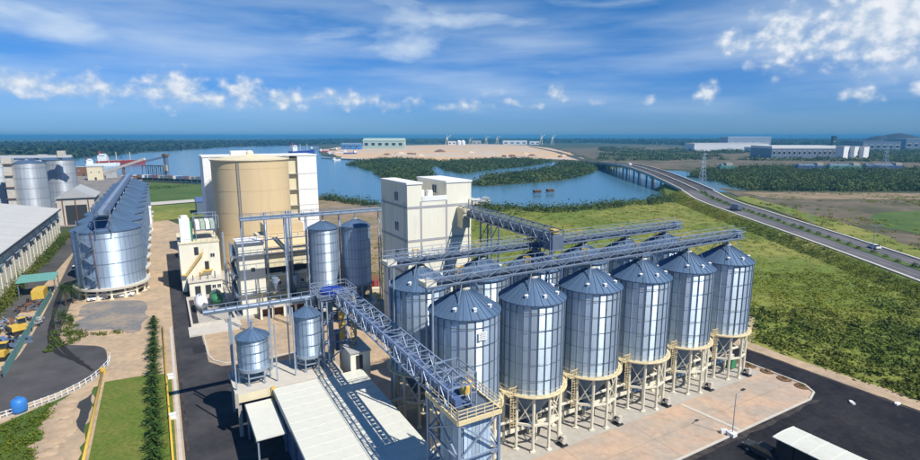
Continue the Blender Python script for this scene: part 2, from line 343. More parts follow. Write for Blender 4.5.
# ------------------------------------------------------------------ foliage (numpy leaf cards)
def leaf_cloud(centres, radii, heights, nleaf, size, seed=0, flat=0.5, up=0.35):
    r = np.random.default_rng(seed); c = np.asarray(centres, float); n = len(c)
    idx = np.repeat(np.arange(n), nleaf); k = len(idx)
    d = r.normal(size=(k, 3)); d[:, 2] = np.abs(d[:, 2]) * 1.0 - 0.15; d /= np.linalg.norm(d, axis=1)[:, None]
    rad = r.uniform(0.45, 1.05, k) ** 0.6
    lob = 1 + 0.35 * np.sin(d[:, 0] * 5 + idx * 1.7) * np.cos(d[:, 1] * 4 + idx * 2.3)
    pos = c[idx] + d * (rad * lob)[:, None] * np.stack([np.asarray(radii)[idx], np.asarray(radii)[idx], np.asarray(heights)[idx]], 1)
    pos[:, 2] = np.maximum(pos[:, 2], c[idx, 2] + 0.03)
    nrm = d + r.normal(size=(k, 3)) * flat + np.array([0, 0, up]); nrm /= np.linalg.norm(nrm, axis=1)[:, None]
    t = np.cross(nrm, r.normal(size=(k, 3))); t /= np.linalg.norm(t, axis=1)[:, None] + 1e-9; b = np.cross(nrm, t)
    s = (np.asarray(size) if np.ndim(size) else np.full(n, size))[idx] * r.uniform(0.6, 1.3, k)
    t *= s[:, None]; b *= (s * 0.7)[:, None]
    return np.stack([pos - t, pos - b * 0.9, pos + t, pos + b * 0.9], 1).reshape(-1, 3)
def quads_mesh(name, v, m):
    n = len(v) // 4; me = bpy.data.meshes.new(name)
    me.vertices.add(4 * n); me.vertices.foreach_set('co', np.asarray(v, np.float32).ravel())
    me.loops.add(4 * n); me.loops.foreach_set('vertex_index', np.arange(4 * n, dtype=np.int32))
    me.polygons.add(n); me.polygons.foreach_set('loop_start', np.arange(0, 4 * n, 4, dtype=np.int32))
    me.update(calc_edges=True); me.materials.append(m); return me
def inpoly(p, poly):
    x, y = p[:, 0], p[:, 1]; c = np.zeros(len(p), bool); n = len(poly)
    for i in range(n):
        x0, y0 = poly[i]; x1, y1 = poly[i - 1]
        c ^= ((y0 > y) != (y1 > y)) & (x < (x1 - x0) * (y - y0) / (y1 - y0 + 1e-12) + x0)
    return c
def scatter(poly, spacing, seed=0, keep=None):
    r = np.random.default_rng(seed); P = np.array(poly); lo, hi = P.min(0), P.max(0)
    n = int((hi[0] - lo[0]) * (hi[1] - lo[1]) / spacing ** 2)
    p = r.uniform(lo, hi, (n, 2)); p = p[inpoly(p, poly)]
    if keep is not None: p = p[keep(p)]
    return p
def vnoise(p, s, seed=0):
    r = np.random.default_rng(seed); out = np.zeros(len(p)); amp = 1
    for o in range(4):
        for _ in range(3):
            k = r.normal(size=2) * s * 2 ** o * 2; out += amp * np.sin(p @ k + r.uniform(0, 6.28)) / 3
        amp *= 0.6
    return out
def stuff_leaves(name, label, pts, z, rad, ht, nleaf, size, m, seed=0, cat='plants', var=0.5, up=0.35):
    r = np.random.default_rng(seed + 99); n = len(pts)
    s = r.uniform(1 - var, 1 + var, n)
    c = np.column_stack([pts, np.full(n, z) if np.isscalar(z) else z])
    v = leaf_cloud(c, rad * s, ht * s * r.uniform(.8, 1.2, n), nleaf, size * np.sqrt(s), seed, up=up)
    o = link(name, quads_mesh(name, v, m)); o['kind'] = 'stuff'; tag(o, label, cat); return o
def px_poly(pts, z=0): return [G(x, y, z) for x, y in pts]
def jag(poly, step, amp, seed=0):                    # natural, uneven outline
    r = np.random.default_rng(seed); out = []
    n = len(poly)
    for i in range(n):
        p = np.array(poly[i]); q = np.array(poly[(i + 1) % n]); L = np.linalg.norm(q - p); k = max(1, int(L / step))
        for j in range(k):
            w = p + (q - p) * j / k + r.normal(size=2) * amp * (0.3 if j == 0 else 1); out.append(tuple(w))
    return out
def smooth_poly(pts, k=6):
    n = len(pts); P = [np.array(p) for p in pts]; out = []
    for i in range(n):
        p0, p1, p2, p3 = P[i - 1], P[i], P[(i + 1) % n], P[(i + 2) % n]
        for j in range(k):
            t = j / k
            out.append(tuple(0.5 * ((2 * p1) + (-p0 + p2) * t + (2 * p0 - 5 * p1 + 4 * p2 - p3) * t * t + (-p0 + 3 * p1 - 3 * p2 + p3) * t ** 3)))
    return out
def sheet(name, poly, z, m, label=None):
    import mathutils
    tris = mathutils.geometry.tessellate_polygon([[Vector((x, y, 0)) for x, y in poly]])
    mb = MB(); mb.add([(x, y, z) for x, y in poly], [t if _ccw(poly, t) else t[::-1] for t in tris])
    o = obj(name, mb, m); o['kind'] = 'structure'
    if label: o['label'] = label
    return o
def _ccw(p, t):
    (x0, y0), (x1, y1), (x2, y2) = p[t[0]], p[t[1]], p[t[2]]
    return (x1 - x0) * (y2 - y0) - (x2 - x0) * (y1 - y0) > 0
def abp(pts): return [W(a, b) for a, b in pts]

# ------------------------------------------------------------------ the setting: ground, water, roads
m_ground = mat('far_land', (0.040, 0.062, 0.022), 0.95, 0, 0.25, 0.004, col2=(0.075, 0.085, 0.035), mixs=0.003)
m_field = mat('scrub_ground', (0.130, 0.175, 0.022), 0.95, 0, 0.4, 0.12, col2=(0.250, 0.240, 0.050), mixs=0.025, bump=0.5, bscale=1.2, lo=0.42, hi=0.62)
m_brown = mat('brown_flat', (0.150, 0.120, 0.075), 0.95, 0, 0.3, 0.06, col2=(0.075, 0.075, 0.035), mixs=0.025, bump=0.4, bscale=0.6, lo=0.45, hi=0.6)
m_sand = mat('port_sand', (0.64, 0.43, 0.22), 0.95, 0, 0.15, 0.02, col2=(0.56, 0.46, 0.36), mixs=0.006, lo=0.45, hi=0.58)
m_grass = mat('lawn_grass', (0.092, 0.148, 0.014), 0.95, 0, 0.4, 0.8, col2=(0.150, 0.165, 0.030), mixs=0.25, bump=0.4, bscale=6)
m_grass2 = mat('wild_grass', (0.052, 0.105, 0.014), 0.95, 0, 0.3, 0.2, col2=(0.085, 0.135, 0.022), mixs=0.05)
m_tan = mat('dusty_concrete', (0.52, 0.365, 0.255), 0.9, 0, 0.16, 0.4, col2=(0.40, 0.335, 0.27), mixs=0.16, bump=0.15, bscale=3, dirt=0.5, lo=0.40, hi=0.60)
m_yard = mat('sandy_yard', (0.52, 0.375, 0.235), 0.95, 0, 0.22, 0.3, col2=(0.37, 0.285, 0.20), mixs=0.12, bump=0.4, bscale=2, dirt=0.55)
m_gravel = mat('grey_gravel', (0.19, 0.185, 0.18), 0.95, 0, 0.25, 0.5, col2=(0.34, 0.27, 0.20), mixs=0.14, bump=0.3, bscale=5, lo=0.45, hi=0.65, dirt=0.3)
m_asph_r = mat('worn_asphalt', (0.034, 0.034, 0.040), 0.9, 0, 0.25, 0.2, spec=0.15, col2=(0.070, 0.067, 0.070), mixs=0.12, bump=0.15, bscale=6)
m_asph_h = mat('highway_asphalt', (0.10, 0.10, 0.11), 0.9, 0, 0.15, 0.1, spec=0.2, col2=(0.15, 0.145, 0.15), mixs=0.05)
m_asph = mat('asphalt', (0.014, 0.014, 0.019), 0.9, 0, 0.4, 0.5, spec=0.12, col2=(0.034, 0.032, 0.036), mixs=0.10, dirt=0.12, bump=0.15, bscale=6)
m_asph_o = mat('old_asphalt', (0.062, 0.060, 0.064), 0.9, 0, 0.18, 0.15, spec=0.2, col2=(0.105, 0.100, 0.098), mixs=0.06, bump=0.1, bscale=6)
m_dirt = mat('bare_dirt', (0.34, 0.235, 0.155), 0.95, 0, 0.25, 0.2, col2=(0.17, 0.15, 0.07), mixs=0.08, bump=0.4, bscale=2)

mb = MB(); NG = 96
mb.add([(0, 0, -0.25)] + [(20000 * math.cos(2 * math.pi * i / NG), 20000 * math.sin(2 * math.pi * i / NG), -0.25) for i in range(NG)],
       [(0, 1 + i, 1 + (i + 1) % NG) for i in range(NG)])
struct('ground', mb, m_ground)

def water_mat():
    m = bpy.data.materials.new('river_water'); m.use_nodes = True; nt = m.node_tree; nd = nt.nodes
    b = nd['Principled BSDF']; b.inputs['Base Color'].default_value = (0.065, 0.175, 0.25, 1); b.inputs['Roughness'].default_value = 0.16
    b.inputs['IOR'].default_value = 1.33
    tc = nd.new('ShaderNodeTexCoord'); n = nd.new('ShaderNodeTexNoise'); n.inputs['Scale'].default_value = 0.35; n.inputs['Detail'].default_value = 5
    nt.links.new(tc.outputs['Object'], n.inputs[0])
    bp = nd.new('ShaderNodeBump'); bp.inputs['Strength'].default_value = 0.25; bp.inputs['Distance'].default_value = 0.4
    nt.links.new(n.outputs[0], bp.inputs['Height']); nt.links.new(bp.outputs[0], b.inputs['Normal'])
    return m
m_water = water_mat()
river_px = [(-40, 168), (0, 164), (60, 160), (100, 156), (140, 153), (180, 150.3), (230, 147), (280, 145.6), (318, 146.5), (322, 156), (345, 160),
            (420, 163), (520, 160), (560, 163), (596, 166), (640, 169.5), (682, 171), (700, 175), (722, 182), (745, 190), (735, 193), (700, 190), (684, 195),
            (650, 199), (620, 202), (580, 206), (548, 208), (500, 206), (470, 204), (440, 202), (400, 203), (375, 203), (345, 199), (325, 196.5), (300, 195),
            (205, 184), (170, 181), (140, 178.5), (100, 174), (60, 178), (0, 182), (-40, 185)]
sheet('river', jag(px_poly(river_px), 40, 4, 1), -0.02, m_water)
isl1 = px_poly([(345, 164.5), (372, 160.5), (400, 159.5), (440, 162), (434, 166), (428, 172), (438, 180), (430, 187), (400, 189), (388, 182), (376, 173), (360, 167)])
isl2 = px_poly([(438, 163), (480, 160.5), (520, 159.5), (552, 162), (530, 166), (490, 170), (462, 173.5), (446, 171), (440, 167)])
isl3 = px_poly([(470, 185.5), (484, 179), (510, 174.5), (535, 172), (556, 168), (562, 163), (590, 164.5), (602, 168), (592, 173), (572, 178), (545, 182), (510, 184.5), (490, 186)])
for k, p in enumerate((isl1, isl2, isl3)): sheet('mangrove_island', jag(p, 15, 3, k), 0.12, m_ground)

port_px = [(322, 150), (345, 159.6), (420, 162), (480, 160), (540, 159), (574, 160), (590, 162), (572, 154), (552, 148.5), (528, 145.4), (480, 144), (400, 145.6), (340, 147)]
sheet('port_sand_flat', jag(px_poly(port_px), 40, 4, 3), 0.15, m_sand)
sheet('scrub_plain', jag(px_poly([(560, 149), (640, 146), (760, 150), (940, 152), (940, 171), (760, 168), (700, 170), (640, 168), (604, 163), (580, 155)]), 40, 6, 5), 0.05, m_brown)
far_road = [G(598, 163.2), G(560, 152), G(530, 146.2), G(527, 146.2), G(554, 152), G(590, 164)]
sheet('distant_road', far_road, 0.3, m_asph_o)

# right of the highway
sheet('brown_flat', jag(px_poly([(712, 186), (745, 191), (945, 193), (945, 275), (905, 256), (860, 240), (800, 219), (755, 203)]), 12, 1.0, 6), 0.02, m_brown)
sheet('bare_strip', jag(px_poly([(742, 192.5), (945, 193.5), (945, 199), (840, 199.5), (765, 198)]), 12, 0.8, 7), 0.10, m_dirt)
sheet('green_meadow', jag(smooth_poly(px_poly([(872, 216), (895, 212), (945, 213), (945, 236), (905, 231), (880, 226)]), 4), 8, 0.8, 8), 0.10, m_grass2)
sheet('roadside_grass', jag(px_poly([(735, 198), (800, 218), (860, 240), (945, 275), (945, 258), (870, 231), (800, 211), (745, 196)]), 12, 0.8, 8), 0.06, m_field)

# big scrub field between the plant, the river and the highway
field = [G(478, 205), G(548, 208.5), G(620, 202.5), G(684, 195.5), G(700, 203), (143, 260), (138, 205), (128, 140), (118, 80), (112, 30), W(66, -60), W(66, 40), W(50, 60), W(30, 60), W(20, 80), W(20, 120)]
sheet('scrub_field', jag(field, 14, 0.6, 9), -0.01, m_field)

# plant hard standing
sheet('plant_ground', jag(abp([(-42, -20), (20, -20), (66, -20), (66, 30), (50, 36), (26, 40), (24, 110), (34, 190), (-20, 200), (-48, 300), (-62, 300), (-62, 45)]), 20, 0.5, 11), 0.0, m_yard)
sheet('front_asphalt', abp([(-10, -70), (64, -70), (64, 26), (62, 34), (56, 38), (30, 38), (30, 32), (52, 31.5), (57, 29), (58.05, 25), (58.05, -11.05), (56.5, -13.3), (53.6, -14.2), (-4, -14.2)]), 0.012, m_asph)
sheet('apron', smooth_poly(abp([(-5, -14.0), (8, -14.0), (20, -14.0), (53.5, -14.0), (56.35, -13.1), (57.8, -11), (57.8, 20), (57, 26), (52, 28.5), (30, 29), (-5, 29)]), 1), 0.016, m_tan)
sheet('silo_slab', abp([(-5.2, -4.9), (56, -4.9), (56, 17.3), (-5.2, 17.3)]), 0.024, M['concrete'])
sheet('verge', jag(abp([(64.1, -70), (67.3, -70), (67.3, 38), (60, 44), (50, 43), (56, 38.4), (62, 34.4), (64.1, 26.2)]), 5, 0.25, 13), 0.008, m_yard)
# kerb along the apron
mb = MB()
kp = [(-5, -14.1), (53.5, -14.1), (56.4, -13.2), (57.9, -11), (57.9, 24)]
for i in range(4): mb.beam(W3(*kp[i], 0.075), W3(*kp[i + 1], 0.075), 0.3, 0.15)
struct('kerb', mb, M['concrete_l'])
mb = MB(); mb.beam(W3(35, -5.2, 0.03), W3(36, -13.8, 0.03), 0.55, 0.06); mb.beam(W3(6, -5.2, 0.03), W3(8, -13.8, 0.03), 0.5, 0.06)
struct('drain_channel', mb, M['concrete_l'])

sheet('internal_road', abp([(-30.6, -40), (-25.6, -40), (-8, -40), (-8, 44), (-18, 42.5), (-24, 44), (-25.8, 47), (-26, 60), (-26.2, 150), (-31.2, 150), (-30.9, 60)]), 0.012, m_asph_r)
pad = [(-25.6, 66), (-25.7, 58), (-25.6, 50), (-25.0, 47.2), (-23.4, 45.0), (-21, 44.0), (-17, 43.6), (-11, 43.6), (-8, 43.8)]
sheet('process_pad', abp(pad + [(-4, 44.2), (8, 50), (14, 70), (-2, 70)]), 0.018, m_yard)
mb = MB()
for i in range(8): mb.beam(W3(*pad[i], .08), W3(*pad[i + 1], .08), .28, .14)
struct('pad_kerb', mb, M['concrete_l'])
sheet('process_slab', abp([(-26.0, 66.5), (8, 66.5), (22, 100), (22, 150), (-26.0, 150)]), 0.014, M['concrete'])
sheet('lawn', abp([(-41.2, -30), (-31.6, -30), (-31.8, 45), (-36, 46.5), (-41.4, 47)]), 0.02, m_grass)
sheet('lawn_strip', abp([(-31.4, -30), (-30.95, -30), (-31.15, 70), (-31.6, 70)]), 0.03, M['concrete_l'])
sheet('scrub_corner', jag(abp([(-41.9, -30), (-41.9, 46), (-46, 44.5), (-53.5, 38.5), (-66, 30), (-80, -30)]), 4, 0.2, 21), 0.006, m_grass2)
sheet('bare_dirt', jag(smooth_poly(abp([(-42.6, 46), (-42.4, 25), (-43.5, 20), (-47, 26), (-46, 34), (-48, 40), (-45, 45)]), 4), 1.5, 0.3, 22), 0.016, m_yard)
sheet('dark_ditch', jag(abp([(-42.6, 44), (-42.5, 30), (-43.6, 33), (-44.2, 41)]), 1.5, 0.15, 23), 0.022, mat('wet_soil', (0.05, 0.05, 0.045), 0.5))
sheet('left_road', smooth_poly(px_poly([(-30, 392), (0, 371), (18, 357), (34, 332), (50, 302), (66, 270), (78, 245), (86, 228), (93, 228), (90, 246), (82, 272), (72, 300), (60, 335), (66, 344), (100, 346.5), (107, 356), (102, 372), (70, 388), (30, 403), (0, 415), (-30, 425)]), 5), 0.014, m_asph_o)
sheet('gravel_patch', jag(smooth_poly(px_poly([(76, 331), (78, 312), (90, 303), (120, 301), (145, 302), (143, 320), (135, 333), (110, 329)]), 4), 1.6, 0.7, 25), 0.010, m_gravel)
sheet('warehouse_lane', abp([(-65.5, 90), (-61.5, 90), (-56.0, 300), (-65.5, 300)]), 0.004, m_asph_o)
# far left waterfront
sheet('green_field', jag(px_poly([(139, 182), (205, 185), (212, 197), (205, 200), (145, 203), (139, 203)]), 10, 1, 27), 0.03, m_grass2)
sheet('green_strip', jag(px_poly([(150, 206), (212, 202), (222, 213), (150, 222)]), 10, 1, 28), 0.03, m_field)
sheet('white_road', px_poly([(139, 206.4), (214, 200.3), (214, 197.8), (139, 203.2)]), 0.06, M['concrete_l'])
sheet('waterfront_yard', jag(px_poly([(-60, 230), (-60, 186), (0, 181), (60, 177), (100, 172.5), (140, 177), (140, 226), (100, 226)]), 20, 1, 29), -0.005, m_gravel)
sheet('river_bank', jag(px_poly([(319, 197), (345, 200), (378, 205), (400, 240), (400, 300), (300, 300), (300, 215)]), 6, 0.6, 30), 0.01, m_dirt)

# ------------------------------------------------------------------ highway, bridge
HW = [(104, 20, 1.6), (113, 80, 1.8), (121, 132, 2.2), (127.5, 190, 2.5), (133.5, 250, 2.7), (139.5, 303, 3.0), (146.5, 342, 4.6)]
HR = [(120, 14, 1.6), (130, 76, 1.8), (138.5, 128, 2.2), (146, 187, 2.5), (153, 247, 2.7), (159.5, 300, 3.0), (166.5, 340, 4.6)]
def resample(pts, k):
    P_ = [np.array(p, float) for p in pts]; P_ = [2 * P_[0] - P_[1]] + P_ + [2 * P_[-1] - P_[-2]]; out = []
    for i in range(1, len(P_) - 2):
        for j in range(k):
            t = j / k; p0, p1, p2, p3 = P_[i - 1:i + 3]
            out.append(0.5 * ((2 * p1) + (-p0 + p2) * t + (2 * p0 - 5 * p1 + 4 * p2 - p3) * t * t + (-p0 + 3 * p1 - 3 * p2 + p3) * t ** 3))
    out.append(P_[-2]); return out
Lh = resample(HW, 8); Rh = resample(HR, 8)
def strip(name, f0, f1, dz, m, L=Lh, R=Rh, thick=None):
    mb = MB(); n = len(L); vs = []
    for l, r in zip(L, R):
        a = l + (r - l) * f0; b = l + (r - l) * f1
        vs += [(a[0], a[1], a[2] + dz), (b[0], b[1], b[2] + dz)]
    fs = [(2 * i, 2 * i + 1, 2 * i + 3, 2 * i + 2) for i in range(n - 1)]
    if thick:
        vs += [(x, y, z - thick) for x, y, z in vs]; o = 2 * n
        fs += [(o + 2 * i, o + 2 * i + 2, o + 2 * i + 3, o + 2 * i + 1) for i in range(n - 1)]
        fs += [(2 * i, 2 * i + 2, o + 2 * i + 2, o + 2 * i) for i in range(n - 1)] + [(2 * i + 1, o + 2 * i + 1, o + 2 * i + 3, 2 * i + 3) for i in range(n - 1)]
    mb.add(vs, fs); return struct(name, mb, m)
strip('highway', 0, 1, 0, m_asph_h)
strip('median', 0.46, 0.60, 0.12, m_grass2, thick=0.2)
strip('painted_line', 0.229, 0.234, 0.005, M['concrete_l']); strip('painted_line', 0.779, 0.784, 0.005, M['concrete_l'])
strip('highway_kerb', -0.02, 0.035, 0.35, M['concrete_l'], thick=0.6); strip('highway_kerb', 0.965, 1.02, 0.35, M['concrete_l'], thick=0.6)
strip('embankment_crest', -0.08, 1.08, -0.04, m_field)
mb = MB(); n = len(Lh); vs = []
for l, r in zip(Lh, Rh):
    u = (r - l) / np.linalg.norm((r - l)[:2])
    a = l - u * 1.5; b = a - u * (a[2] * 2.2 + 0.5); c = r + u * 1.5; d = c + u * (c[2] * 2.2 + 0.5)
    vs += [(b[0], b[1], -0.1), (a[0], a[1], a[2] - 0.05), (c[0], c[1], c[2] - 0.05), (d[0], d[1], -0.1)]
fs = []
for i in range(n - 1):
    o = 4 * i; fs += [(o, o + 1, o + 5, o + 4), (o + 2, o + 3, o + 7, o + 6)]
mb.add(vs, fs); struct('embankment', mb, m_field)
# bridge
BL = [(146.5, 342, 4.6), (151.5, 395, 7.6), (157.5, 460, 10.0), (163.5, 530, 10.6), (169, 600, 9.0), (174, 665, 6.4), (178, 730, 3.0), (182, 780, 0.6)]
BR = [(166.5, 340, 4.6), (171.5, 393, 7.6), (177.5, 458, 10.0), (183.5, 528, 10.6), (189, 598, 9.0), (194, 664, 6.4), (198, 729, 3.0), (202, 779, 0.6)]
Lb = resample(BL, 6); Rb = resample(BR, 6)
br = thing('river_bridge', 'long concrete road bridge on piers crossing the river', 'bridge', (0, 0, 0))
def bstrip(name, f0, f1, dz, m, thick, k0=0, k1=None):
    mb = MB(); L = Lb[k0:k1]; R = Rb[k0:k1]; n = len(L); vs = []
    for l, r in zip(L, R):
        a = l + (r - l) * f0; b = l + (r - l) * f1; vs += [(a[0], a[1], a[2] + dz), (b[0], b[1], b[2] + dz)]
    o = 2 * n; vs += [(x, y, z - thick) for x, y, z in vs]
    fs = [(2 * i, 2 * i + 1, 2 * i + 3, 2 * i + 2) for i in range(n - 1)] + [(o + 2 * i, o + 2 * i + 2, o + 2 * i + 3, o + 2 * i + 1) for i in range(n - 1)]
    fs += [(2 * i, 2 * i + 2, o + 2 * i + 2, o + 2 * i) for i in range(n - 1)] + [(2 * i + 1, o + 2 * i + 1, o + 2 * i + 3, 2 * i + 3) for i in range(n - 1)]
    fs += [(0, o, o + 1, 1), (2 * n - 2, 2 * n - 1, o + 2 * n - 1, o + 2 * n - 2)]
    mb.add(vs, fs); return obj(name, mb, m, br)
bstrip('road_deck', 0, 1, 0, m_asph_o, 0.5); bstrip('girder', 0.06, 0.94, -0.5, M['concrete'], 1.6)
bstrip('parapet', -0.02, 0.02, 0.9, M['concrete_l'], 1.6); bstrip('parapet', 0.98, 1.02, 0.9, M['concrete_l'], 1.6); bstrip('median_barrier', 0.48, 0.52, 0.7, M['concrete_l'], 0.7)
for k in range(5, 36, 4):
    l, r = Lb[k], Rb[k]
    mb = MB(); zt = l[2] - 2.0
    for f in (0.15, 0.5, 0.85):
        p = l + (r - l) * f; mb.cyl((p[0], p[1], -1.5), (p[0], p[1], zt - 1.0), 0.8, n=10)
    p = l + (r - l) * 0.05; q = l + (r - l) * 0.95; mb.beam((p[0], p[1], zt - 0.5), (q[0], q[1], zt - 0.5), 1.8, 1.1)
    obj('pier', mb, M['concrete'], br)
# abutment fill under the far approach
mb = MB(); l, r = Lb[30], Rb[30]; l2, r2 = Lb[-1], Rb[-1]
mb.add([(l[0], l[1], l[2] - .6), (r[0], r[1], r[2] - .6), (r2[0], r2[1], 0), (l2[0], l2[1], 0), (l[0] - 9, l[1], 0), (r[0] + 9, r[1], 0)], [(0, 1, 2, 3), (4, 0, 3), (1, 5, 2), (4, 5, 1, 0)])
struct('embankment', mb, m_field)
mb = MB(); l, r = Lb[0], Rb[0]; l2, r2 = Lb[5], Rb[5]
mb.add([(l[0], l[1], l[2] - .4), (r[0], r[1], r[2] - .4), (r2[0], r2[1], r2[2] - 2.3), (l2[0], l2[1], l2[2] - 2.3), (l[0] - 10, l[1], -.1), (r[0] + 10, r[1], -.1), (l2[0] - 3, l2[1] + 10, -.1), (r2[0] + 3, r2[1] + 10, -.1)],
       [(0, 1, 2, 3), (4, 0, 3, 6), (1, 5, 7, 2), (6, 3, 2, 7)])
struct('embankment', mb, m_field)
# ------------------------------------------------------------------ vegetation masses
def fk(p): return vnoise(p, 0.03, 4) + 0.35 * vnoise(p, 0.12, 5)
fieldpts = np.vstack([(lambda q: q[(q[:, 1] > 45) & (q[:, 1] < 150)])(scatter(field, 1.35, 31)), (lambda q: q[q[:, 1] >= 150])(scatter(field, 2.2, 32))])
nz = fk(fieldpts)
ab_ = np.array([AB(x, y) for x, y in fieldpts])
near_road = (ab_[:, 0] > 67.5) & (ab_[:, 0] < 100) & (ab_[:, 1] < 40)
ok = (ab_[:, 0] > 67.8) | (ab_[:, 1] > 46)
rd = np.random.default_rng(5).random(len(nz))
big = vnoise(fieldpts, 0.012, 21)
dense = ok & (((nz + 0.5 * big > 0.85) & (rd < .55)) | (near_road & (nz > 0.0) & (rd < .7)))
lowp = ok & ~dense & ((fieldpts[:, 1] < 150) | (rd < .55)) & (big > -1.1)
stuff_leaves('scrub_bushes', 'tangle of dark green bushes in the field right of the silos', fieldpts[dense], 0, 1.3, 1.0, 22, 0.30, M['leaf_dark'], 1, 'bushes', 0.6)
stuff_leaves('tall_grass', 'yellow green tall grass and weeds across the field', fieldpts[lowp], 0, 1.3, 0.30, 12, 0.27, M['leaf_scrub'], 2, 'grass', 0.6, 1.0)
edge = [G(478, 206), G(548, 208.5), G(620, 203), G(684, 196), G(690, 200), G(640, 206), G(560, 213), G(480, 211)]
stuff_leaves('riverside_thicket', 'green thicket along the river edge behind the field', scatter(edge, 3.4, 33), 0, 2.8, 3.2, 40, 0.5, M['leaf_mang'], 3, 'thicket')
for k, (p, nm) in enumerate(((isl1, 'mangrove thicket on the wide island left of the cream tower'), (isl2, 'mangrove strip along the sandy port shore'), (isl3, 'mangrove island stretching to the bridge'))):
    stuff_leaves('mangrove', nm, scatter(p, 5.0, 40 + k), 0, 4.4, 4.6, 44, 0.85, M['leaf_mang'], 50 + k, 'mangrove')
mr = px_poly([(690, 177), (700, 171), (760, 167.8), (945, 170.5), (945, 191.5), (748, 190.5), (722, 183)])
stuff_leaves('mangrove', 'broad dark mangrove wood right of the bridge', scatter(mr, 4.2, 44), 0, 3.8, 4.6, 40, 0.75, M['leaf_mang'], 60, 'mangrove')
bankp = px_poly([(321, 197), (345, 200), (378, 204), (378, 208), (345, 203), (322, 200)])
stuff_leaves('bank_bushes', 'row of bushes on the near bank beside the white block', scatter(bankp, 2.6, 45), 0, 2.4, 3.4, 44, 0.45, M['leaf_mang'], 61, 'bushes')
fs_ = px_poly([(-60, 170), (0, 164), (60, 159.5), (140, 152.5), (230, 146.6), (318, 145), (318, 141.5), (230, 142.5), (100, 143.5), (0, 145), (-60, 146)])
stuff_leaves('far_forest', 'far wooded shore beyond the river', scatter(fs_, 30, 46), -0.2, 25, 12, 34, 4.5, M['leaf_far'], 62, 'forest')
fs2 = px_poly([(318, 144.5), (600, 143), (700, 146), (945, 147), (945, 140), (318, 140)])
stuff_leaves('far_forest', 'far wooded plain under the horizon', scatter(fs2, 55, 47), -0.2, 40, 12, 26, 7, M['leaf_far'], 63, 'forest')
pl = px_poly([(600, 161), (720, 160), (945, 163), (945, 151), (760, 149), (600, 148)])
q = scatter(pl, 14, 48); q = q[vnoise(q, 0.006, 8) > 0.0]
stuff_leaves('plain_trees', 'scattered low trees on the plain beyond the bridge', q, 0, 8, 5, 26, 1.8, M['leaf_mang'], 64, 'trees')
q = scatter(px_poly([(745, 193), (945, 194), (945, 275), (860, 241), (800, 219), (760, 204)]), 4.0, 49); q = q[vnoise(q, 0.05, 9) > 0.25]
stuff_leaves('weeds', 'low weeds on the brown flat beyond the highway', q, 0, 1.4, 0.9, 22, 0.3, M['leaf_scrub'], 65, 'weeds')
q = scatter(abp([(-42.2, 0), (-42.2, 45), (-46, 44), (-53, 38), (-66, 30), (-70, 0)]), 0.8, 50); aa = np.array([AB(x, y) for x, y in q]); q = q[~((aa[:, 0] > -47.5) & (aa[:, 1] > 20))]
stuff_leaves('wild_grass', 'rough green grass in the corner inside the white fence', q, 0, 0.7, 0.5, 22, 0.14, M['leaf_scrub'], 66, 'grass')
q = scatter(abp([(-66.8, 96), (-64.6, 96), (-64.6, 206), (-66.8, 206)]), 0.9, 51)
stuff_leaves('hedge', 'green hedge along the foot of the long warehouse wall', q, 0, 1.1, 2.6, 34, 0.22, M['leaf_dark'], 67, 'hedge')
q = np.vstack([scatter(abp([(-52, 66), (-46, 72), (-38.5, 70.5), (-38.5, 72), (-47, 75), (-51, 90), (-53, 92)]), 0.9, 52)])
stuff_leaves('verge_plants', 'low green plants edging the curved road by the gravel', q, 0, 0.6, 0.55, 26, 0.16, M['leaf_dark'], 68, 'plants')
q = scatter(px_poly([(140, 182), (207, 185), (210, 198), (142, 203)]), 9, 53); q = q[vnoise(q, 0.02, 3) > 0.5]
stuff_leaves('field_bushes', 'few low bushes on the green waterfront field', q, 0, 3, 1.8, 26, 0.5, M['leaf_dark'], 69, 'bushes')

# rough grass on the near slope of the embankment
r_ = np.random.default_rng(77); pts, zs = [], []
for k in range(7000):
    f_ = r_.uniform(0, len(Lh) - 1.001); i = int(f_); l = Lh[i] + (Lh[i + 1] - Lh[i]) * (f_ - i); rr_ = Rh[i] + (Rh[i + 1] - Rh[i]) * (f_ - i); u = (rr_ - l) / np.linalg.norm((rr_ - l)[:2])
    w_ = r_.uniform(0, 1); side = r_.random() < .6
    p = (l - u * (1.2 + w_ * (l[2] * 2.2 + .8))) if side else (rr_ + u * (1.2 + w_ * (rr_[2] * 2.2 + .8))); pts.append(p[:2]); zs.append(max(-.05, l[2] * (1 - w_) - .1))
pts = np.array(pts); zs = np.array(zs); kk = pts[:, 1] > 60
stuff_leaves('embankment_grass', 'rough green grass on the highway embankment slopes', pts[kk], zs[kk], 0.9, 0.35, 14, 0.2, M['leaf_scrub'], 70, 'grass')

# wear on the paving: expansion joints, repaired patches, dust along the kerb, tyre marks on the left road
mb = MB()
for a in (12.0, 24.0, 48.0): mb.beam(W3(a, -13.9, .0185), W3(a, -5.0, .0185), .05, .004)
mb.beam(W3(-4.8, -9.5, .0185), W3(57.5, -9.5, .0185), .045, .004)
struct('paving_joint', mb, mat('joint_filler', (0.24, 0.18, 0.13), 0.95))
m_patch = mat('patched_asphalt', (0.030, 0.030, 0.034), 0.9, 0, 0.25, 0.8, spec=0.12)
m_dust = mat('dusty_asphalt', (0.085, 0.072, 0.062), 0.95, 0, 0.35, 0.6, spec=0.1, col2=(0.035, 0.033, 0.036), mixs=0.5)
for k, (a, b, w, d) in enumerate(((44, -19, 5, 2.2), (52, -27, 2.4, 6), (60.5, 4, 2, 5), (24, -17.5, 6, 1.8), (-28, 52, 2.2, 4), (-28.5, 90, 2, 8))):
    sheet('asphalt_patch', jag(abp([(a, b), (a + w, b), (a + w, b + d), (a, b + d)]), 1.5, 0.06, 80 + k), 0.0165, m_patch)
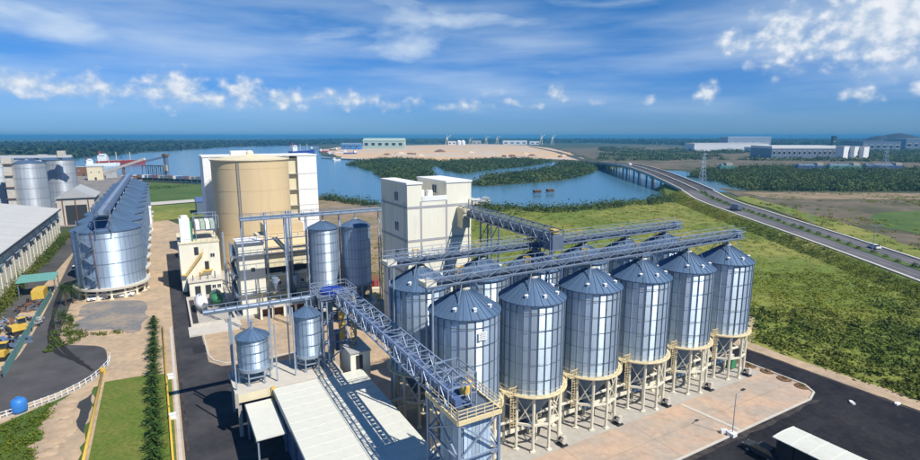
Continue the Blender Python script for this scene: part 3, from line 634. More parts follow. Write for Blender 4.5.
sheet('kerb_dust', jag(abp([(-3, -14.3), (53.5, -14.3), (55, -14.9), (40, -15.2), (20, -14.9), (-3, -15.3)]), 1.6, 0.16, 90), 0.0165, m_dust)
sheet('kerb_dust', jag(abp([(63.95, -60), (63.95, 24), (63.3, 24), (63.5, -10), (63.1, -60)]), 1.6, 0.14, 91), 0.0165, m_dust)
sheet('kerb_dust', jag(abp([(-30.5, 0), (-30.2, 0), (-30.3, 40), (-30.4, 120), (-30.8, 120)]), 2, 0.1, 92), 0.0165, m_dust)
m_tyre = mat('tyre_mark', (0.030, 0.029, 0.031), 0.9, 0, 0.3, 0.6, spec=0.1)
for k, (off, w) in enumerate(((0, .5), (1.9, .5), (4.6, .6), (6.4, .5))):
    c = [G(px, py) for px, py in ((66 - off * .6, 285), (58 - off * .5, 305), (50 + off * .5, 326), (50 + off * 2, 345), (62 + off * 3, 356 + off), (80 + off * 2, 358 + off * 2.0))]
    c = resample([(x, y, 0) for x, y in c], 6); lf, rt = [], []
    for i in range(len(c)):
        d_ = c[min(i + 1, len(c) - 1)] - c[max(i - 1, 0)]; d_ /= np.linalg.norm(d_); n_ = np.array([-d_[1], d_[0]])
        lf.append(tuple(c[i][:2] + n_ * w / 2)); rt.append(tuple(c[i][:2] - n_ * w / 2))
    sheet('tyre_mark', lf + rt[::-1], 0.018 + .0012 * k, m_tyre)

# ------------------------------------------------------------------ main silos
def ringwalk(z, r0, r1, n=24): return MB().lathe([(r0, z), (r1, z), (r1, z + 0.12), (r0, z + 0.12)], n, closed=True)
def rail_ring(z, r, n=24, h=1.0, a0=0, a1=360, t=0.05):
    mb = MB(); k = int(n * (a1 - a0) / 360); pts = [(r * math.cos(R_(a0 + (a1 - a0) * i / k)), r * math.sin(R_(a0 + (a1 - a0) * i / k))) for i in range(k + 1)]
    for i in range(k):
        for hh in (h, h * 0.5): mb.beam((*pts[i], z + hh), (*pts[i + 1], z + hh), t)
    for x, y in pts: mb.beam((x, y, z), (x, y, z + h), t)
    return mb
SM = {}
def silo_parts(root, R, z0, z1, z2, nb=28, nlegs=12, legr=0.20, key='main', hopper=True, rings=5, vents=(250, 290, 330, 30), ring_mat='creamleg', legmat='creamleg', rail=True):
    K = (key,)
    if K not in SM:
        d = {}
        t = math.pi / nb; rr = R
        c, s = math.cos(t), math.sin(t)
        g = 0.006
        mb = MB(); mb.add([(rr * c, -rr * s, z0), (rr * c, rr * s, z0), (rr * c, rr * s, z1), (rr * c, -rr * s, z1), (rr * c - .03, -rr * s, z0), (rr * c - .03, rr * s, z0), (rr * c - .03, rr * s, z1), (rr * c - .03, -rr * s, z1)],
                          [(0, 1, 2, 3), (5, 4, 7, 6), (3, 2, 6, 7), (1, 0, 4, 5)])
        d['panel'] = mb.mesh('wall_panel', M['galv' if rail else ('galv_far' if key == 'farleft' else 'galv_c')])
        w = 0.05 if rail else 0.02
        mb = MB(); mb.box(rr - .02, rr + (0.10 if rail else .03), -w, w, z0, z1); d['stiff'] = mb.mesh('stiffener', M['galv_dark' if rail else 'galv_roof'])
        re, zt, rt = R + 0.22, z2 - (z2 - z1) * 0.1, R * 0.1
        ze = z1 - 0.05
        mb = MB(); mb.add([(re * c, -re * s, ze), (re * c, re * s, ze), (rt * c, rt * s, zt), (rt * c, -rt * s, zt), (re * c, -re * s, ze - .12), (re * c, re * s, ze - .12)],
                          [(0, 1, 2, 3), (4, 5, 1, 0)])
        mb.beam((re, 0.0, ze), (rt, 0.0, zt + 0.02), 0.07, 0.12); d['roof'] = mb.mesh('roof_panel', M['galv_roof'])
        hw = .028
        d['hoop'] = MB().lathe([(R + .105, -hw), (R + .135, -hw), (R + .135, hw), (R + .105, hw)], nb * 2, closed=True).mesh('wind_ring', M['galv_dark'])
        mb = MB().lathe([(rt * 1.7, zt - (z2 - z1) * 0.07), (rt * 1.7, zt), (rt * .9, z2 - .1), (rt * .5, z2), (0.02, z2)], 16); d['cap'] = mb.mesh('roof_cap', M['concrete_l'])
        mb = MB().cyl((0, 0, z2 - .1), (0, 0, z2 + .9), .16, n=8); mb.cb(0, 0, z2 + .95, .5, .5, .25); d['spout'] = mb.mesh('spout', M['steel_l'])
        mb = MB(); rv = R * 0.80; zv = z1 + (z2 - z1) * (1 - rv / R) + 0.1
        mb.cb(rv, 0, zv + .1, .34, .34, .4); mb.add([(rv - .22, -.22, zv + .3), (rv + .25, -.22, zv + .25), (rv + .25, .22, zv + .25), (rv - .22, .22, zv + .3), (rv, 0, zv + .42)], [(0, 1, 4), (1, 2, 4), (2, 3, 4), (3, 0, 4)])
        d['vent'] = mb.mesh('roof_vent', M['white'])
        if nlegs:
            mb = MB(); mb.cyl((R, 0, 0.15), (R, 0, z0 - .3), legr, n=8); mb.cb(R, 0, .1, legr * 3.2, legr * 3.2, .2); d['leg'] = mb.mesh('leg', M[legmat])
            t2 = math.pi / nlegs
            mb = MB()
            p = lambda k, z: (R * math.cos(2 * t2 * k), R * math.sin(2 * t2 * k), z)
            zb = z0 * 0.47
            mb.beam(p(0, zb), p(1, zb), legr * 1.1, legr * 1.5); d['girt'] = mb.mesh('brace', M[legmat])
            mb = MB(); mb.beam(p(0, zb), p(1, z0 - .5), legr * .5); mb.beam(p(1, zb), p(0, z0 - .5), legr * .5); d['cross'] = mb.mesh('cross_brace', M[legmat])
            mb = MB().lathe([(R - .2, z0 - .42), (R + .12, z0 - .42), (R + .12, z0 + .04), (R - .2, z0 + .04)], 40, closed=True); d['ring'] = mb.mesh('ring_beam', M[ring_mat if not rail else 'creamleg'])
        if hopper:
            mb = MB().lathe([(R - .12, z0), (R * .12, z0 * .3), (R * .12, z0 * .3 - .6)], 24); mb.cb(0, 0, z0 * .3 - .7, R * .4, R * .4, .5); d['hop'] = mb.mesh('hopper', M['galv_roof'])
        if rail:
            d['walk'] = ringwalk(z0 - .12, R + .14, R + .7, 40).mesh('walkway', M['ringy'])
            d['rail'] = rail_ring(z0 - .02, R + .66, 24, 0.9, t=.03).mesh('handrail', M['ringy'])
        SM[K] = d
    d = SM[K]
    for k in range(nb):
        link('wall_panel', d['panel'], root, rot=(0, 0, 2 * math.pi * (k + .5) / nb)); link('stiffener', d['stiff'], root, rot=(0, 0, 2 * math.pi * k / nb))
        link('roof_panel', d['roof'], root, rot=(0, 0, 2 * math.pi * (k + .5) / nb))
    for k in range(rings): link('wind_ring', d['hoop'], root, (0, 0, z0 + (z1 - z0) * (k + .9) / (rings + .4)))
    cap = link('roof_cap', d['cap'], root); link('spout', d['spout'], cap)
    for a in vents: link('roof_vent', d['vent'], root, rot=(0, 0, R_(a) - ROT))
    if nlegs:
        for k in range(nlegs):
            link('leg', d['leg'], root, rot=(0, 0, 2 * math.pi * k / nlegs)); link('brace', d['girt'], root, rot=(0, 0, 2 * math.pi * k / nlegs))
            if k % 2: link('cross_brace', d['cross'], root, rot=(0, 0, 2 * math.pi * k / nlegs))
        link('ring_beam', d['ring'], root)
    if hopper: link('hopper', d['hop'], root)
    if rail: w = link('walkway', d['walk'], root); link('handrail', d['rail'], w)
    return root
SR, SZ0, SZ1, SZ2, SA, SB = 4.2, 7.8, 19.7, 22.5, 10.16, 12.4
lad = None
s0 = None
for j in range(2):
    for i in range(6):
        where = 'front row' if j == 0 else 'rear row'
        lab = f'corrugated silver grain silo on cream legs, {ORD[i]} from the left in the {where}'
        if s0 is None:
            s0 = pthing('grain_silo', lab, 'silo', 0, 0, group='grain silos in two rows')
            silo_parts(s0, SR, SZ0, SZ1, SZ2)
            # ladder platform on the right-hand side at ring level
            mb = MB(); mb.box(SR + .9, SR + 2.2, -2.2, -.6, SZ0 - .14, SZ0 - .02); pf = obj('ladder_platform', mb, M['ringy'], s0)
            mb = MB()
            for (x0, y0, x1, y1) in ((SR + .9, -2.2, SR + 2.2, -2.2), (SR + 2.2, -2.2, SR + 2.2, -.6)):
                for h in (.5, 1.0): mb.beam((x0, y0, SZ0 + h), (x1, y1, SZ0 + h), .06)
                for t in (0, .5, 1): mb.beam((x0 + (x1 - x0) * t, y0 + (y1 - y0) * t, SZ0), (x0 + (x1 - x0) * t, y0 + (y1 - y0) * t, SZ0 + 1), .06)
            obj('handrail', mb, M['ringy'], pf)
            mb = MB()
            for x in (SR + 1.2, SR + 1.7): mb.beam((x, -2.25, 3.4), (x, -2.25, SZ0 + 1), .06)
            for k in range(12): mb.beam((SR + 1.2, -2.25, 3.6 + .36 * k), (SR + 1.7, -2.25, 3.6 + .36 * k), .04)
            for k in range(5): mb.lathe([(.4, 4 + k * .8), (.43, 4 + k * .8), (.43, 4.06 + k * .8), (.4, 4.06 + k * .8)], 10, SR + 1.45, -2.5, closed=True)
            obj('ladder', mb, M['ringy'], s0)
            o = s0
        else:
            o = copy_tree(s0); o.location = W3(i * SA, j * SB); o['label'] = lab
# small maker's plate on the nearest silo
mb = MB(); mb.box(SR + .13, SR + .17, -.55, .55, SZ1 - 2.6, SZ1 - 1.6); 
pl_ = obj('name_plate', mb, M['white'], s0, rot=(0, 0, R_(-62) - ROT)); pl_['label'] = 'small white plate high on the silo wall'
mb = MB()
for k in range(4): mb.box(SR + .171, SR + .176, -.42, .42 - .1 * (k % 2), SZ1 - 1.8 - .2 * k, SZ1 - 1.72 - .2 * k)
obj('lettering', mb, M['band'], pl_)
# long cream aeration duct under each row, blower fans at the front feet
for j, nm in ((0, 'front'), (1, 'rear')):
    t = pthing('discharge_conveyor', f'cream enclosed conveyor running under the {nm} silo row', 'conveyor', 0, j * SB)
    obj('trough', MB().box(-6, 55.5, -.35, .35, 1.15, 1.75), M['creamleg'], t)
    for k in range(13): obj('support', MB().box(-5 + 5.02 * k, -4.85 + 5.02 * k, -.3, .3, 0.02, 1.15), M['creamleg'], t)
    t = pthing('aeration_duct', f'pale pipe at half leg height along the {nm} silo row', 'pipe', 0, j * SB - 1.6)
    obj('pipe', MB().cyl((-6, 0, 3.9), (55, 0, 3.9), .2, n=10), M['creamleg'], t, smooth=True)
    for k in range(6): obj('bracket', MB().box(k * SA - .08, k * SA + .08, -.1, .1, 0.03, 3.8), M['creamleg'], t)
def blower():
    t = pthing('blower_fan', '', 'fan', 0, 0, group='blower fans at the silo feet')
    obj('casing', MB().cyl((0, -.25, .75), (0, .25, .75), .42, n=16), M['concrete_l'], t)
    obj('motor', MB().cyl((0, .25, .75), (0, .8, .75), .26, n=12), M['dark'], t)
    obj('outlet', MB().box(-.2, .4, -.2, .2, .95, 1.3), M['concrete_l'], t)
    obj('base_frame', MB().box(-.5, .5, -.35, .85, .03, .2), M['dark'], t)
    return t
b0 = blower()
for i in range(6):
    o = b0 if i == 0 else copy_tree(b0)
    o.location = W3(i * SA + 2.2, -4.6, 0.03); o['label'] = f'round white blower fan at the foot of the {ORD[i]} front-row silo'
t = pthing('green_bin', 'green waste bin between the legs of the farthest front-row silo', 'bin', 5 * SA + 2.6, -1.2, .03)
obj('body', MB().box(-.7, .7, -.5, .5, .1, 1.5), M['green'], t); obj('lid', MB().box(-.75, .75, -.55, .55, 1.5, 1.62), M['green'], t)
for x in (-.5, .5): obj('wheel', MB().cyl((x, -.5, .12), (x, -.4, .12), .12), M['rubber'], t)

# ------------------------------------------------------------------ conveyors and catwalks
def lattice_run(root, L, w, h, bay, chord=.12, m='steel', railh=None):
    mm = M[m]; n = max(2, round(L / bay)); b = L / n
    for y in (-w / 2, w / 2):
        for z in (0, h): obj('chord', MB().beam((0, y, z), (L, y, z), chord), mm, root)
        bm = None
        for k in range(n):
            key = ('br', round(b, 3), round(h, 3), k % 2, chord)
            if key not in SM:
                mb = MB(); z0, z1 = (0, h) if k % 2 == 0 else (h, 0)
                mb.beam((0, 0, z0), (b, 0, z1), chord * .55); mb.beam((0, 0, 0), (0, 0, h), chord * .55); SM[key] = mb.mesh('brace', mm)
            link('brace', SM[key], root, (k * b, y, 0))
        obj('end_post', MB().beam((L, y, 0), (L, y, h), chord * .7), mm, root)
    for z in ((0, h)):
        mb = MB()
        for k in range(n + 1): mb.beam((k * b, -w / 2, z), (k * b, w / 2, z), chord * .6)
        if z:
            for k in range(n): mb.beam((k * b, -w / 2 if k % 2 else w / 2, z), ((k + 1) * b, w / 2 if k % 2 else -w / 2, z), chord * .5)
        obj('cross_members', mb, mm, root)
def catwalk(name, label, a0, a1, b, z):
    L = a1 - a0; t = pthing(name, label, 'conveyor', a0, b, z)
    obj('deck', MB().box(0, L, -.85, .85, -.14, -.06), M['dark'], t)
    for s in (-1, 1): obj('side_beam', MB().box(0, L, s * .95 - .05, s * .95 + .05, -.22, -.03), M['steel'], t)
    obj('chain_trough', MB().box(.3, L - .5, -.28, .3, .02, .5), M['steel'], t)
    obj('drive_head', MB().box(L - 1.2, L, -.45, .45, .02, 1.1), M['blue_l'], t)
    obj('tail_box', MB().box(-.1, 1.4, -.9, .9, .02, .55), M['creamleg'], t)
    for s in (-1, 1):
        mb = MB(); n = int(L / 1.5)
        for k in range(n + 1): mb.beam((L * k / n, s * .95, .9), (L * k / n, s * .95, 1.75), .05)
        mb.beam((0, s * .95, 1.72), (L, s * .95, 1.72), .06)
        obj('handrail', mb, M['steel_l'], t)
    lattice_run(t, L, 2.0, 1.0, 2.0, .11, 'blue_l')
    for k in range(6):
        x = k * SA - a0
        mb = MB()
        for dx in (-.4, .4):
            for dy in (-.25, .3): mb.beam((x + dx, dy + 1.3, -1.3), (x + dx, dy + 1.3, 1.3), .07)
        for h in (-.7, -.2, .3, .8, 1.3):
            for dy in (-.25, .3): mb.beam((x - .4, 1.3 + dy, h), (x + .4, 1.3 + dy, h), .06)
            for dx in (-.4, .4): mb.beam((x + dx, 1.05, h), (x + dx, 1.6, h), .06)
        obj('ladder_cage', mb, M['yellow_b'], t)
        obj('drop_spout', MB().cyl((x, 0, -.3), (x, 0, 0), .17, n=8), M['steel_l'], t)
        for s in (-1, 1):
            for dx in (-1, 1): obj('trestle_leg', MB().beam((x + dx * 1.9, s * 1.8, -2.4), (x + dx * .9, s * .9, -.2), .09), M['blue_l'], t)
    return t
CZ = 23.2
t = catwalk('roof_conveyor', 'grey conveyor catwalk along the tops of the front silo row', -5.6, 54.0, 0, CZ)
obj('support_post', MB().cyl((.9, -.8, -CZ), (.9, -.8, -.3), .14, n=8), M['steel_l'], t)
obj('support_post', MB().cyl((.9, .8, -CZ), (.9, .8, -.3), .14, n=8), M['steel_l'], t)
t = catwalk('roof_conveyor', 'grey conveyor catwalk along the tops of the rear silo row', -5.2, 54.5, SB, CZ - .3)
obj('support_post', MB().cyl((.9, -.8, -CZ + .3), (.9, -.8, -.3), .14, n=8), M['steel_l'], t)
obj('support_post', MB().cyl((.9, .8, -CZ + .3), (.9, .8, -.3), .14, n=8), M['steel_l'], t)

# ------------------------------------------------------------------ cream tower and its bridge conveyor
ta, tb = AB(-9.7, 95.0)
TW, TD, TZ, TP = 13.7, 13.0, 28.0, 31.2
t = pthing('cream_tower', 'tall cream concrete tower with two roof blocks behind the silos', 'tower', ta, tb)
obj('wall', MB().box(0, TW, 0, TD, 0, TZ), M['cream'], t)
pw = obj('roof_block', MB().box(0, 3.0, 0.003, TD - .003, TZ, TP), M['cream'], t)
obj('coping', MB().box(-.15, 3.15, -.15, TD + .15, TP, TP + .35), M['white'], pw)
pe = obj('roof_block', MB().box(8.2, TW, 0.003, TD - .003, TZ, TP), M['cream'], t)
obj('coping', MB().box(8.05, TW + .15, -.15, TD + .15, TP, TP + .35), M['white'], pe)
obj('parapet', MB().box(3.0, 8.2, -.1, .25, TZ, TZ + .9), M['white'], t)
for z in (TZ - 1.3, TZ - 7.6, TZ - 14, TZ - 20.5):
    obj('band', MB().box(-.06, TW + .06, -.06, TD + .06, z, z + .45), M['band'], t)
for x in (2.6, 8.0): obj('pilaster', MB().box(x, x + .35, -.05, .1, 0, TZ), M['band'], t)
def window(root, x, y, z, w, h, axis='x', out=-1, name='window', m='glass', frame='white', t_=.08):
    # a window in a wall: frame standing proud, pane inside it
    mb = MB(); e = .1
    if axis == 'x':
        y0, y1 = sorted((y, y + out * t_))
        for a, b, c, d in ((-w/2 - e, w/2 + e, -e, 0), (-w/2 - e, w/2 + e, h, h + e), (-w/2 - e, -w/2, 0, h), (w/2, w/2 + e, 0, h), (-.03, .03, 0, h)): mb.box(x + a, x + b, y0, y1, z + c, z + d)
        f = obj(name, mb, M[frame], root); y0, y1 = sorted((y, y + out * .03))
        obj('pane', MB().box(x - w/2, x + w/2, y0, y1, z, z + h), M[m], f)
    else:
        x0, x1 = sorted((x, x + out * t_))
        for a, b, c, d in ((-w/2 - e, w/2 + e, -e, 0), (-w/2 - e, w/2 + e, h, h + e), (-w/2 - e, -w/2, 0, h), (w/2, w/2 + e, 0, h), (-.03, .03, 0, h)): mb.box(x0, x1, y + a, y + b, z + c, z + d)
        f = obj(name, mb, M[frame], root); x0, x1 = sorted((x, x + out * .03))
        obj('pane', MB().box(x0, x1, y - w/2, y + w/2, z, z + h), M[m], f)
    return f
for z in (TZ - .2, TZ - 6, TZ - 11.5, TZ - 17): window(t, 0, 5.0, z, 1.8, 1.7, 'y')
window(t, 8.2, 5.0, TZ + .9, 1.8, 1.6, 'y')
for y in (1.2, 11.6): obj('downpipe', MB().cyl((-.2, y, 0.1), (-.2, y, TZ), .1, n=8), M['cream'], t)
obj('downpipe', MB().cyl((13.2, -.2, 0.1), (13.2, -.2, TZ), .1, n=8), M['cream'], t)
obj('conveyor_hood', MB().box(10.4, 12.0, -2.4, -.003, 22.6, 26.4), M['creamy'], t)
obj('roof_tank', MB().cyl((4.2, 3, TZ), (4.2, 3, TZ + 1.8), .7, n=14), M['white'], t); obj('roof_tank', MB().cyl((6.2, 3.4, TZ), (6.2, 3.4, TZ + 1.6), .7, n=14), M['white'], t)
# conveyor from the tower down to the silo rows
CL = 27.5
t = pthing('bridge_conveyor', 'dark truss conveyor bridge from the cream tower down to the silo tops', 'conveyor', ta + 12.1, tb - .2, 25.0, rz=-math.pi / 2)
ra = link('span', None, t, (0, 0, 0), (0, R_(1.6), 0))
lattice_run(ra, CL, 2.6, 1.7, 1.5, .14, 'steel')
obj('deck', MB().box(0, CL, -1.25, 1.25, -.06, .06), M['dark'], ra); obj('belt_cover', MB().box(0, CL, -.6, .6, .1, 1.1), M['steel'], ra)
for xx, lo in ((9.0, 24.2), (26.3, 24)):
    mb = MB()
    for dx in (-1.2, 1.2):
        for dy in (-1.2, 1.2): mb.beam((xx + dx, dy, -lo), (xx + dx, dy, -.3), .2)
    for k in range(7):
        z0 = -lo + k * 3.4
        for dy in (-1.2, 1.2): mb.beam((xx - 1.2, dy, z0), (xx + 1.2, dy, min(z0 + 3.4, -.5)), .1)
        for dx in (-1.2, 1.2): mb.beam((xx + dx, -1.2, z0 + 3.2), (xx + dx, 1.2, z0 + 3.2), .12)
    obj('support_tower', mb, M['blue'], t)
obj('transfer_box', MB().box(25.6, 27.8, -1.0, 1.0, -2.0, .2), M['steel'], t)
obj('drive_guard', MB().box(26.4, 27.4, -.5, .5, .5, 1.1), M['yellow'], t)

# ------------------------------------------------------------------ near blue truss conveyor, head tower and tail tower
t = pthing('truss_conveyor', 'pale blue lattice conveyor crossing over the white roof', 'conveyor', -8.4, 22.5, 15.6, rz=-math.pi / 2)
lattice_run(t, 36.0, 2.4, 1.9, 1.8, .14, 'blue_l')
obj('deck', MB().box(0, 36, -.5, .35, -.04, .05), M['blue'], t); obj('belt_cover', MB().box(0, 36, -.45, .25, .1, .7), M['blue'], t)
for k in range(40): obj('walkway_plank', MB().box(.9 * k + .02, .9 * k + .62, .5, 1.1, .06, .1), M['blue'], t)
obj('side_plate', MB().box(0, 36, 1.25, 1.31, -.5, .12), M['blue'], t)
HT = pthing('head_tower', 'steel tower with yellow-edged platform at the near end of the blue conveyor', 'tower', -9.4, -15, 0)
HZ = 15.0
obj('platform', MB().box(0, 4.6, 0, 6.5, HZ - .18, HZ), M['steel'], HT)
for (x0, y0, x1, y1) in ((0, 0, 4.6, 0), (4.6, 0, 4.6, 6.5), (0, 0, 0, 6.5)):
    e = obj('edge_beam', MB().beam((x0, y0, HZ - .1), (x1, y1, HZ - .1), .2, .4), M['ringy'], HT)
    mb = MB(); n = 5
    for k in range(n + 1): mb.beam((x0 + (x1 - x0) * k / n, y0 + (y1 - y0) * k / n, HZ), (x0 + (x1 - x0) * k / n, y0 + (y1 - y0) * k / n, HZ + 1.1), .07)
    for h in (.4, .75, 1.1): mb.beam((x0, y0, HZ + h), (x1, y1, HZ + h), .06)
    obj('handrail', mb, M['ringy'], HT)
for x in (.15, 4.45):
    for y in (.15, 6.35): obj('leg', MB().beam((x, y, 0), (x, y, HZ - .3), .26), M['blue_l'], HT)
for y in (.15, 6.35):
    for k in range(4):
        z = .4 + k * 3.6
        mb = MB(); mb.beam((.15, y, z), (4.45, y, z + 3.5), .14); mb.beam((4.45, y, z), (.15, y, z + 3.5), .14); mb.beam((.15, y, z + 3.5), (4.45, y, z + 3.5), .16)
        obj('cross_brace', mb, M['blue_l'], HT)
for x in (.15, 4.45):
    for k in range(4):
        z = .4 + k * 3.6
        mb = MB(); mb.beam((x, .15, z), (x, 6.35, z + 3.5), .14); mb.beam((x, 6.35, z), (x, .15, z + 3.5), .14); mb.beam((x, .15, z + 3.5), (x, 6.35, z + 3.5), .16)
        obj('cross_brace', mb, M['blue_l'], HT)
for k in range(7):   # ribbed cladding of the shaft inside the frame
    obj('cladding_panel', MB().box(.9 + .42 * k, 1.28 + .42 * k, .55, .65 + .05 * (k % 2), 0, HZ - .5), M['galv'], HT)
    obj('cladding_panel', MB().box(.75, .85 + .05 * (k % 2), .7 + .6 * k, 1.26 + .6 * k, 0, HZ - .5), M['galv'], HT)
obj('shaft', MB().box(.86, 3.85, .66, 5.0, 0, HZ - .25), M['galv_roof'], HT)
# machinery on the platform
mc = obj('drive_unit', MB().box(1.2, 2.6, 3.6, 5.2, HZ, HZ + 1.1), M['blue'], HT)
obj('motor', MB().cyl((2.9, 4.4, HZ + .9), (3.9, 4.4, HZ + .9), .35, n=12), M['yellow'], HT); obj('guard', MB().lathe([(.5, HZ + 1.1), (.5, HZ + 1.9), (.1, HZ + 2.1)], 12, 2.2, 2.6), M['yellow'], HT)
mb = MB()
for x in (.6, 3.2):
    for y in (2.2, 5.8): mb.beam((x, y, HZ), (x, y, HZ + 3.2), .12)
for h in (1.2, 2.2, 3.2):
    for y in (2.2, 5.8): mb.beam((.6, y, HZ + h), (3.2, y, HZ + h), .09)
    for x in (.6, 3.2): mb.beam((x, 2.2, HZ + h), (x, 5.8, HZ + h), .09)
obj('machine_frame', mb, M['blue_l'], HT)
mb = MB(); mb.beam((4.4, 4, HZ - .3), (8.4, 11, 9.2), 1.0, .15)
for s in (-.5, .5): mb.beam((4.4 + s, 4, HZ + .7), (8.4 + s, 11, 10.2), .07)
st = obj('stair', mb, M['yellow'], HT)
TT = pthing('tail_tower', 'steel frame tower with round dark blue hopper at the far end of the blue conveyor', 'tower', -11.6, 21.4, 0)
TZT = 16.6
for x in (0, 4.9):
    for y in (0, 4.8): obj('leg', MB().beam((x, y, 6.2), (x, y, TZT), .28), M['steel_l'], TT)
obj('platform', MB().box(-.3, 5.2, -.3, 5.1, TZT - .2, TZT), M['steel'], TT)
mb = MB().lathe([(0.05, TZT + .5), (1.7, TZT + .62), (1.8, TZT + .5), (1.8, TZT)], 24, 2.3, 2.6); obj('hopper_lid', mb, M['navy'], TT)
mb = MB()
for (x0, y0, x1, y1) in ((-.3, -.3, 5.2, -.3), (5.2, -.3, 5.2, 5.1), (-.3, -.3, -.3, 5.1), (-.3, 5.1, 5.2, 5.1)):
    for h in (.55, 1.1): mb.beam((x0, y0, TZT + h), (x1, y1, TZT + h), .08)
    for k in range(5): mb.beam((x0 + (x1 - x0) * k / 4, y0 + (y1 - y0) * k / 4, TZT), (x0 + (x1 - x0) * k / 4, y0 + (y1 - y0) * k / 4, TZT + 1.1), .08)
obj('handrail', mb, M['steel_l'], TT)
for k in range(3):
    mb = MB(); z = 6.6 + k * 3.2
    for y in (0, 4.8): mb.beam((0, y, z), (4.9, y, z + 3.1), .14); mb.beam((0, y, z + 3.1), (4.9, y, z + 3.1), .16)
    for x in (0, 4.9): mb.beam((x, 0, z), (x, 4.8, z + 3.1), .14)
    obj('brace', mb, M['blue'], TT)
obj('elevator_leg', MB().box(1.2, 2.0, 1.6, 2.4, 6, TZT - .2), M['steel'], TT); obj('elevator_leg', MB().box(3.0, 3.8, 1.6, 2.4, 6, TZT - .2), M['yellow'], TT)
obj('blue_machine', MB().box(2.6, 4.4, 2.8, 4.3, 7, 10), M['blue'], TT)
mb = MB()
for k in range(9): mb.lathe([(.45, 7 + k * .9), (.5, 7 + k * .9), (.5, 7.1 + k * .9), (.45, 7.1 + k * .9)], 10, 4.4, -.6, closed=True)
for dx in (-.25, .25): mb.beam((4.4 + dx, -.25, 6.2), (4.4 + dx, -.25, TZT), .08)
obj('ladder_cage', mb, M['yellow'], TT)

# ------------------------------------------------------------------ white-roofed loading hall with deck, awning and small silos
t = pthing('loading_hall', 'large flat white-roofed loading hall in the foreground', 'building', -19.6, -26, 0)
rsm = MB(); rsm.box(0, 12.6, 0.006, 1.994, -.2, 0); rsm.box(0, 12.6, 1.94, 2.0, 0, .035); rsm = rsm.mesh('roof_sheet', M['whiteroof'])
for k in range(22): link('roof_sheet', rsm, t, (0, 2 * k + .1, 6.05))
obj('roof_edge', MB().box(-.12, -.003, -.1, 44.3, 5.55, 6.08), M['galv_dark'], t)
obj('ridge_flashing', MB().box(6.0, 6.3, 0, 44, 6.09, 6.12), M['whiteroof'], t)
obj('wall', MB().box(12.3, 12.5, 0, 44, 0, 5.7), M['creamy'], t); obj('wall', MB().box(.4, 12.3, 43.9, 44.1, 0, 5.7), M['creamy'], t)
for k in range(9): obj('column', MB().box(.1, .4, 1 + 5.3 * k, 1.3 + 5.3 * k, 0, 5.7), M['steel'], t)
obj('side_panel', MB().box(.45, .55, 0, 43.9, 0, 5.2), M['blue'], t)
for k in range(11): obj('gutter_bracket', MB().box(-.2, -.121, 4 * k + 1, 4 * k + 1.1, 5.4, 5.6), M['dark'], t)
t = pthing('silo_deck', 'raised concrete deck carrying the two small silos', 'deck', -24.3, 18.3, 0)
obj('slab', MB().box(0, 14.5, 0, 8.2, 5.6, 6.2), M['concrete_l'], t); obj('fascia', MB().box(-.08, 4.6, -.1, -.003, 5.1, 6.25), M['creamy'], t)
for x in (.2, 4.8, 9.4, 14.0):
    for y in (.3, 7.6): obj('column', MB().box(x, x + .45, y, y + .45, 0, 5.6), M['concrete'], t)
for x in (0, 4.6):
    obj('yellow_corner', MB().box(x - .15, x + .3, -.35, -.11, 4.6, 6.5), M['yellow'] if x else M['concrete'], t)
t = pthing('awning', 'small white awning roof hanging below the small silo deck', 'awning', -23.3, 8.4, 0)
obj('roof', MB().extrude_x([(0, 4.7), (0, 4.85), (9.3, 5.0), (9.3, 4.85)], 0, 3.4), M['whiteroof'], t)
obj('edge', MB().box(-.08, -.003, 0, 9.3, 4.55, 5.0), M['steel'], t)
for y in (.3, 9.0): obj('post', MB().box(.1, .3, y, y + .2, 0, 4.7), M['steel_l'], t)
t = pthing('stair_house', 'small cream rooftop block beside the conveyor at the back of the white roof', 'building', -8.6, 17.9, 0)
obj('wall', MB().box(0, 3.0, .4, 6.0, 0, 8.6), M['cream'], t); obj('roof', MB().box(-.15, 3.15, .25, 6.15, 8.6, 8.8), M['greyroof'], t)
obj('door', MB().box(.8, 1.8, .33, .397, 6.1, 8.2), M['dark'], t)
for (a, b, r, z0, z1, nm, k) in ((-21.3, 22.0, 2.05, 2.3, 6.6, 'short squat', 'smA'), (-13.6, 22.3, 1.85, 2.4, 8.4, 'taller narrow', 'smB')):
    t = pthing('small_silo', f'{nm} galvanised silo on the concrete deck beside the white roof', 'silo', a, b, 6.2, 'small silos on the deck')
    silo_parts(t, r, z0, z1, z1 + 1.2, 20, 6, .11, k, True, 3, (), ring_mat='steel_l', legmat='steel_l', rail=False)
    for dx in (-r - .6, r + .6):
        for dy in (-r, r): obj('frame_post', MB().beam((dx, dy, 0), (dx, dy, z1 + 1.8), .18), M['steel_l'], t)
t = pthing('pipe_gantry', 'long low gantry of pipes above the two small silos', 'gantry', -27, 24.6, 0)
GL = 17.5
obj('beam', MB().box(0, GL, -.6, -.45, 16.0, 16.3), M['steel'], t); obj('beam', MB().box(0, GL, .45, .6, 16.0, 16.3), M['steel'], t)
obj('walkway', MB().box(0, GL, -.45, .45, 16.0, 16.1), M['steel'], t)
for y in (-.25, .2): obj('pipe', MB().cyl((0, y, 16.35), (GL, y, 16.35), .17, n=8), M['steel_l'], t)
for x in (3.2, 8.4, 13.6): obj('post', MB().box(x, x + .25, -.1, .15, 6.2, 16.0), M['steel_l'], t)
mb = MB()
for k in range(13): mb.beam((GL * k / 12, -.55, 16.3), (GL * k / 12, -.55, 17.3), .06)
mb.beam((0, -.55, 17.3), (GL, -.55, 17.3), .06); obj('handrail', mb, M['steel_l'], t)

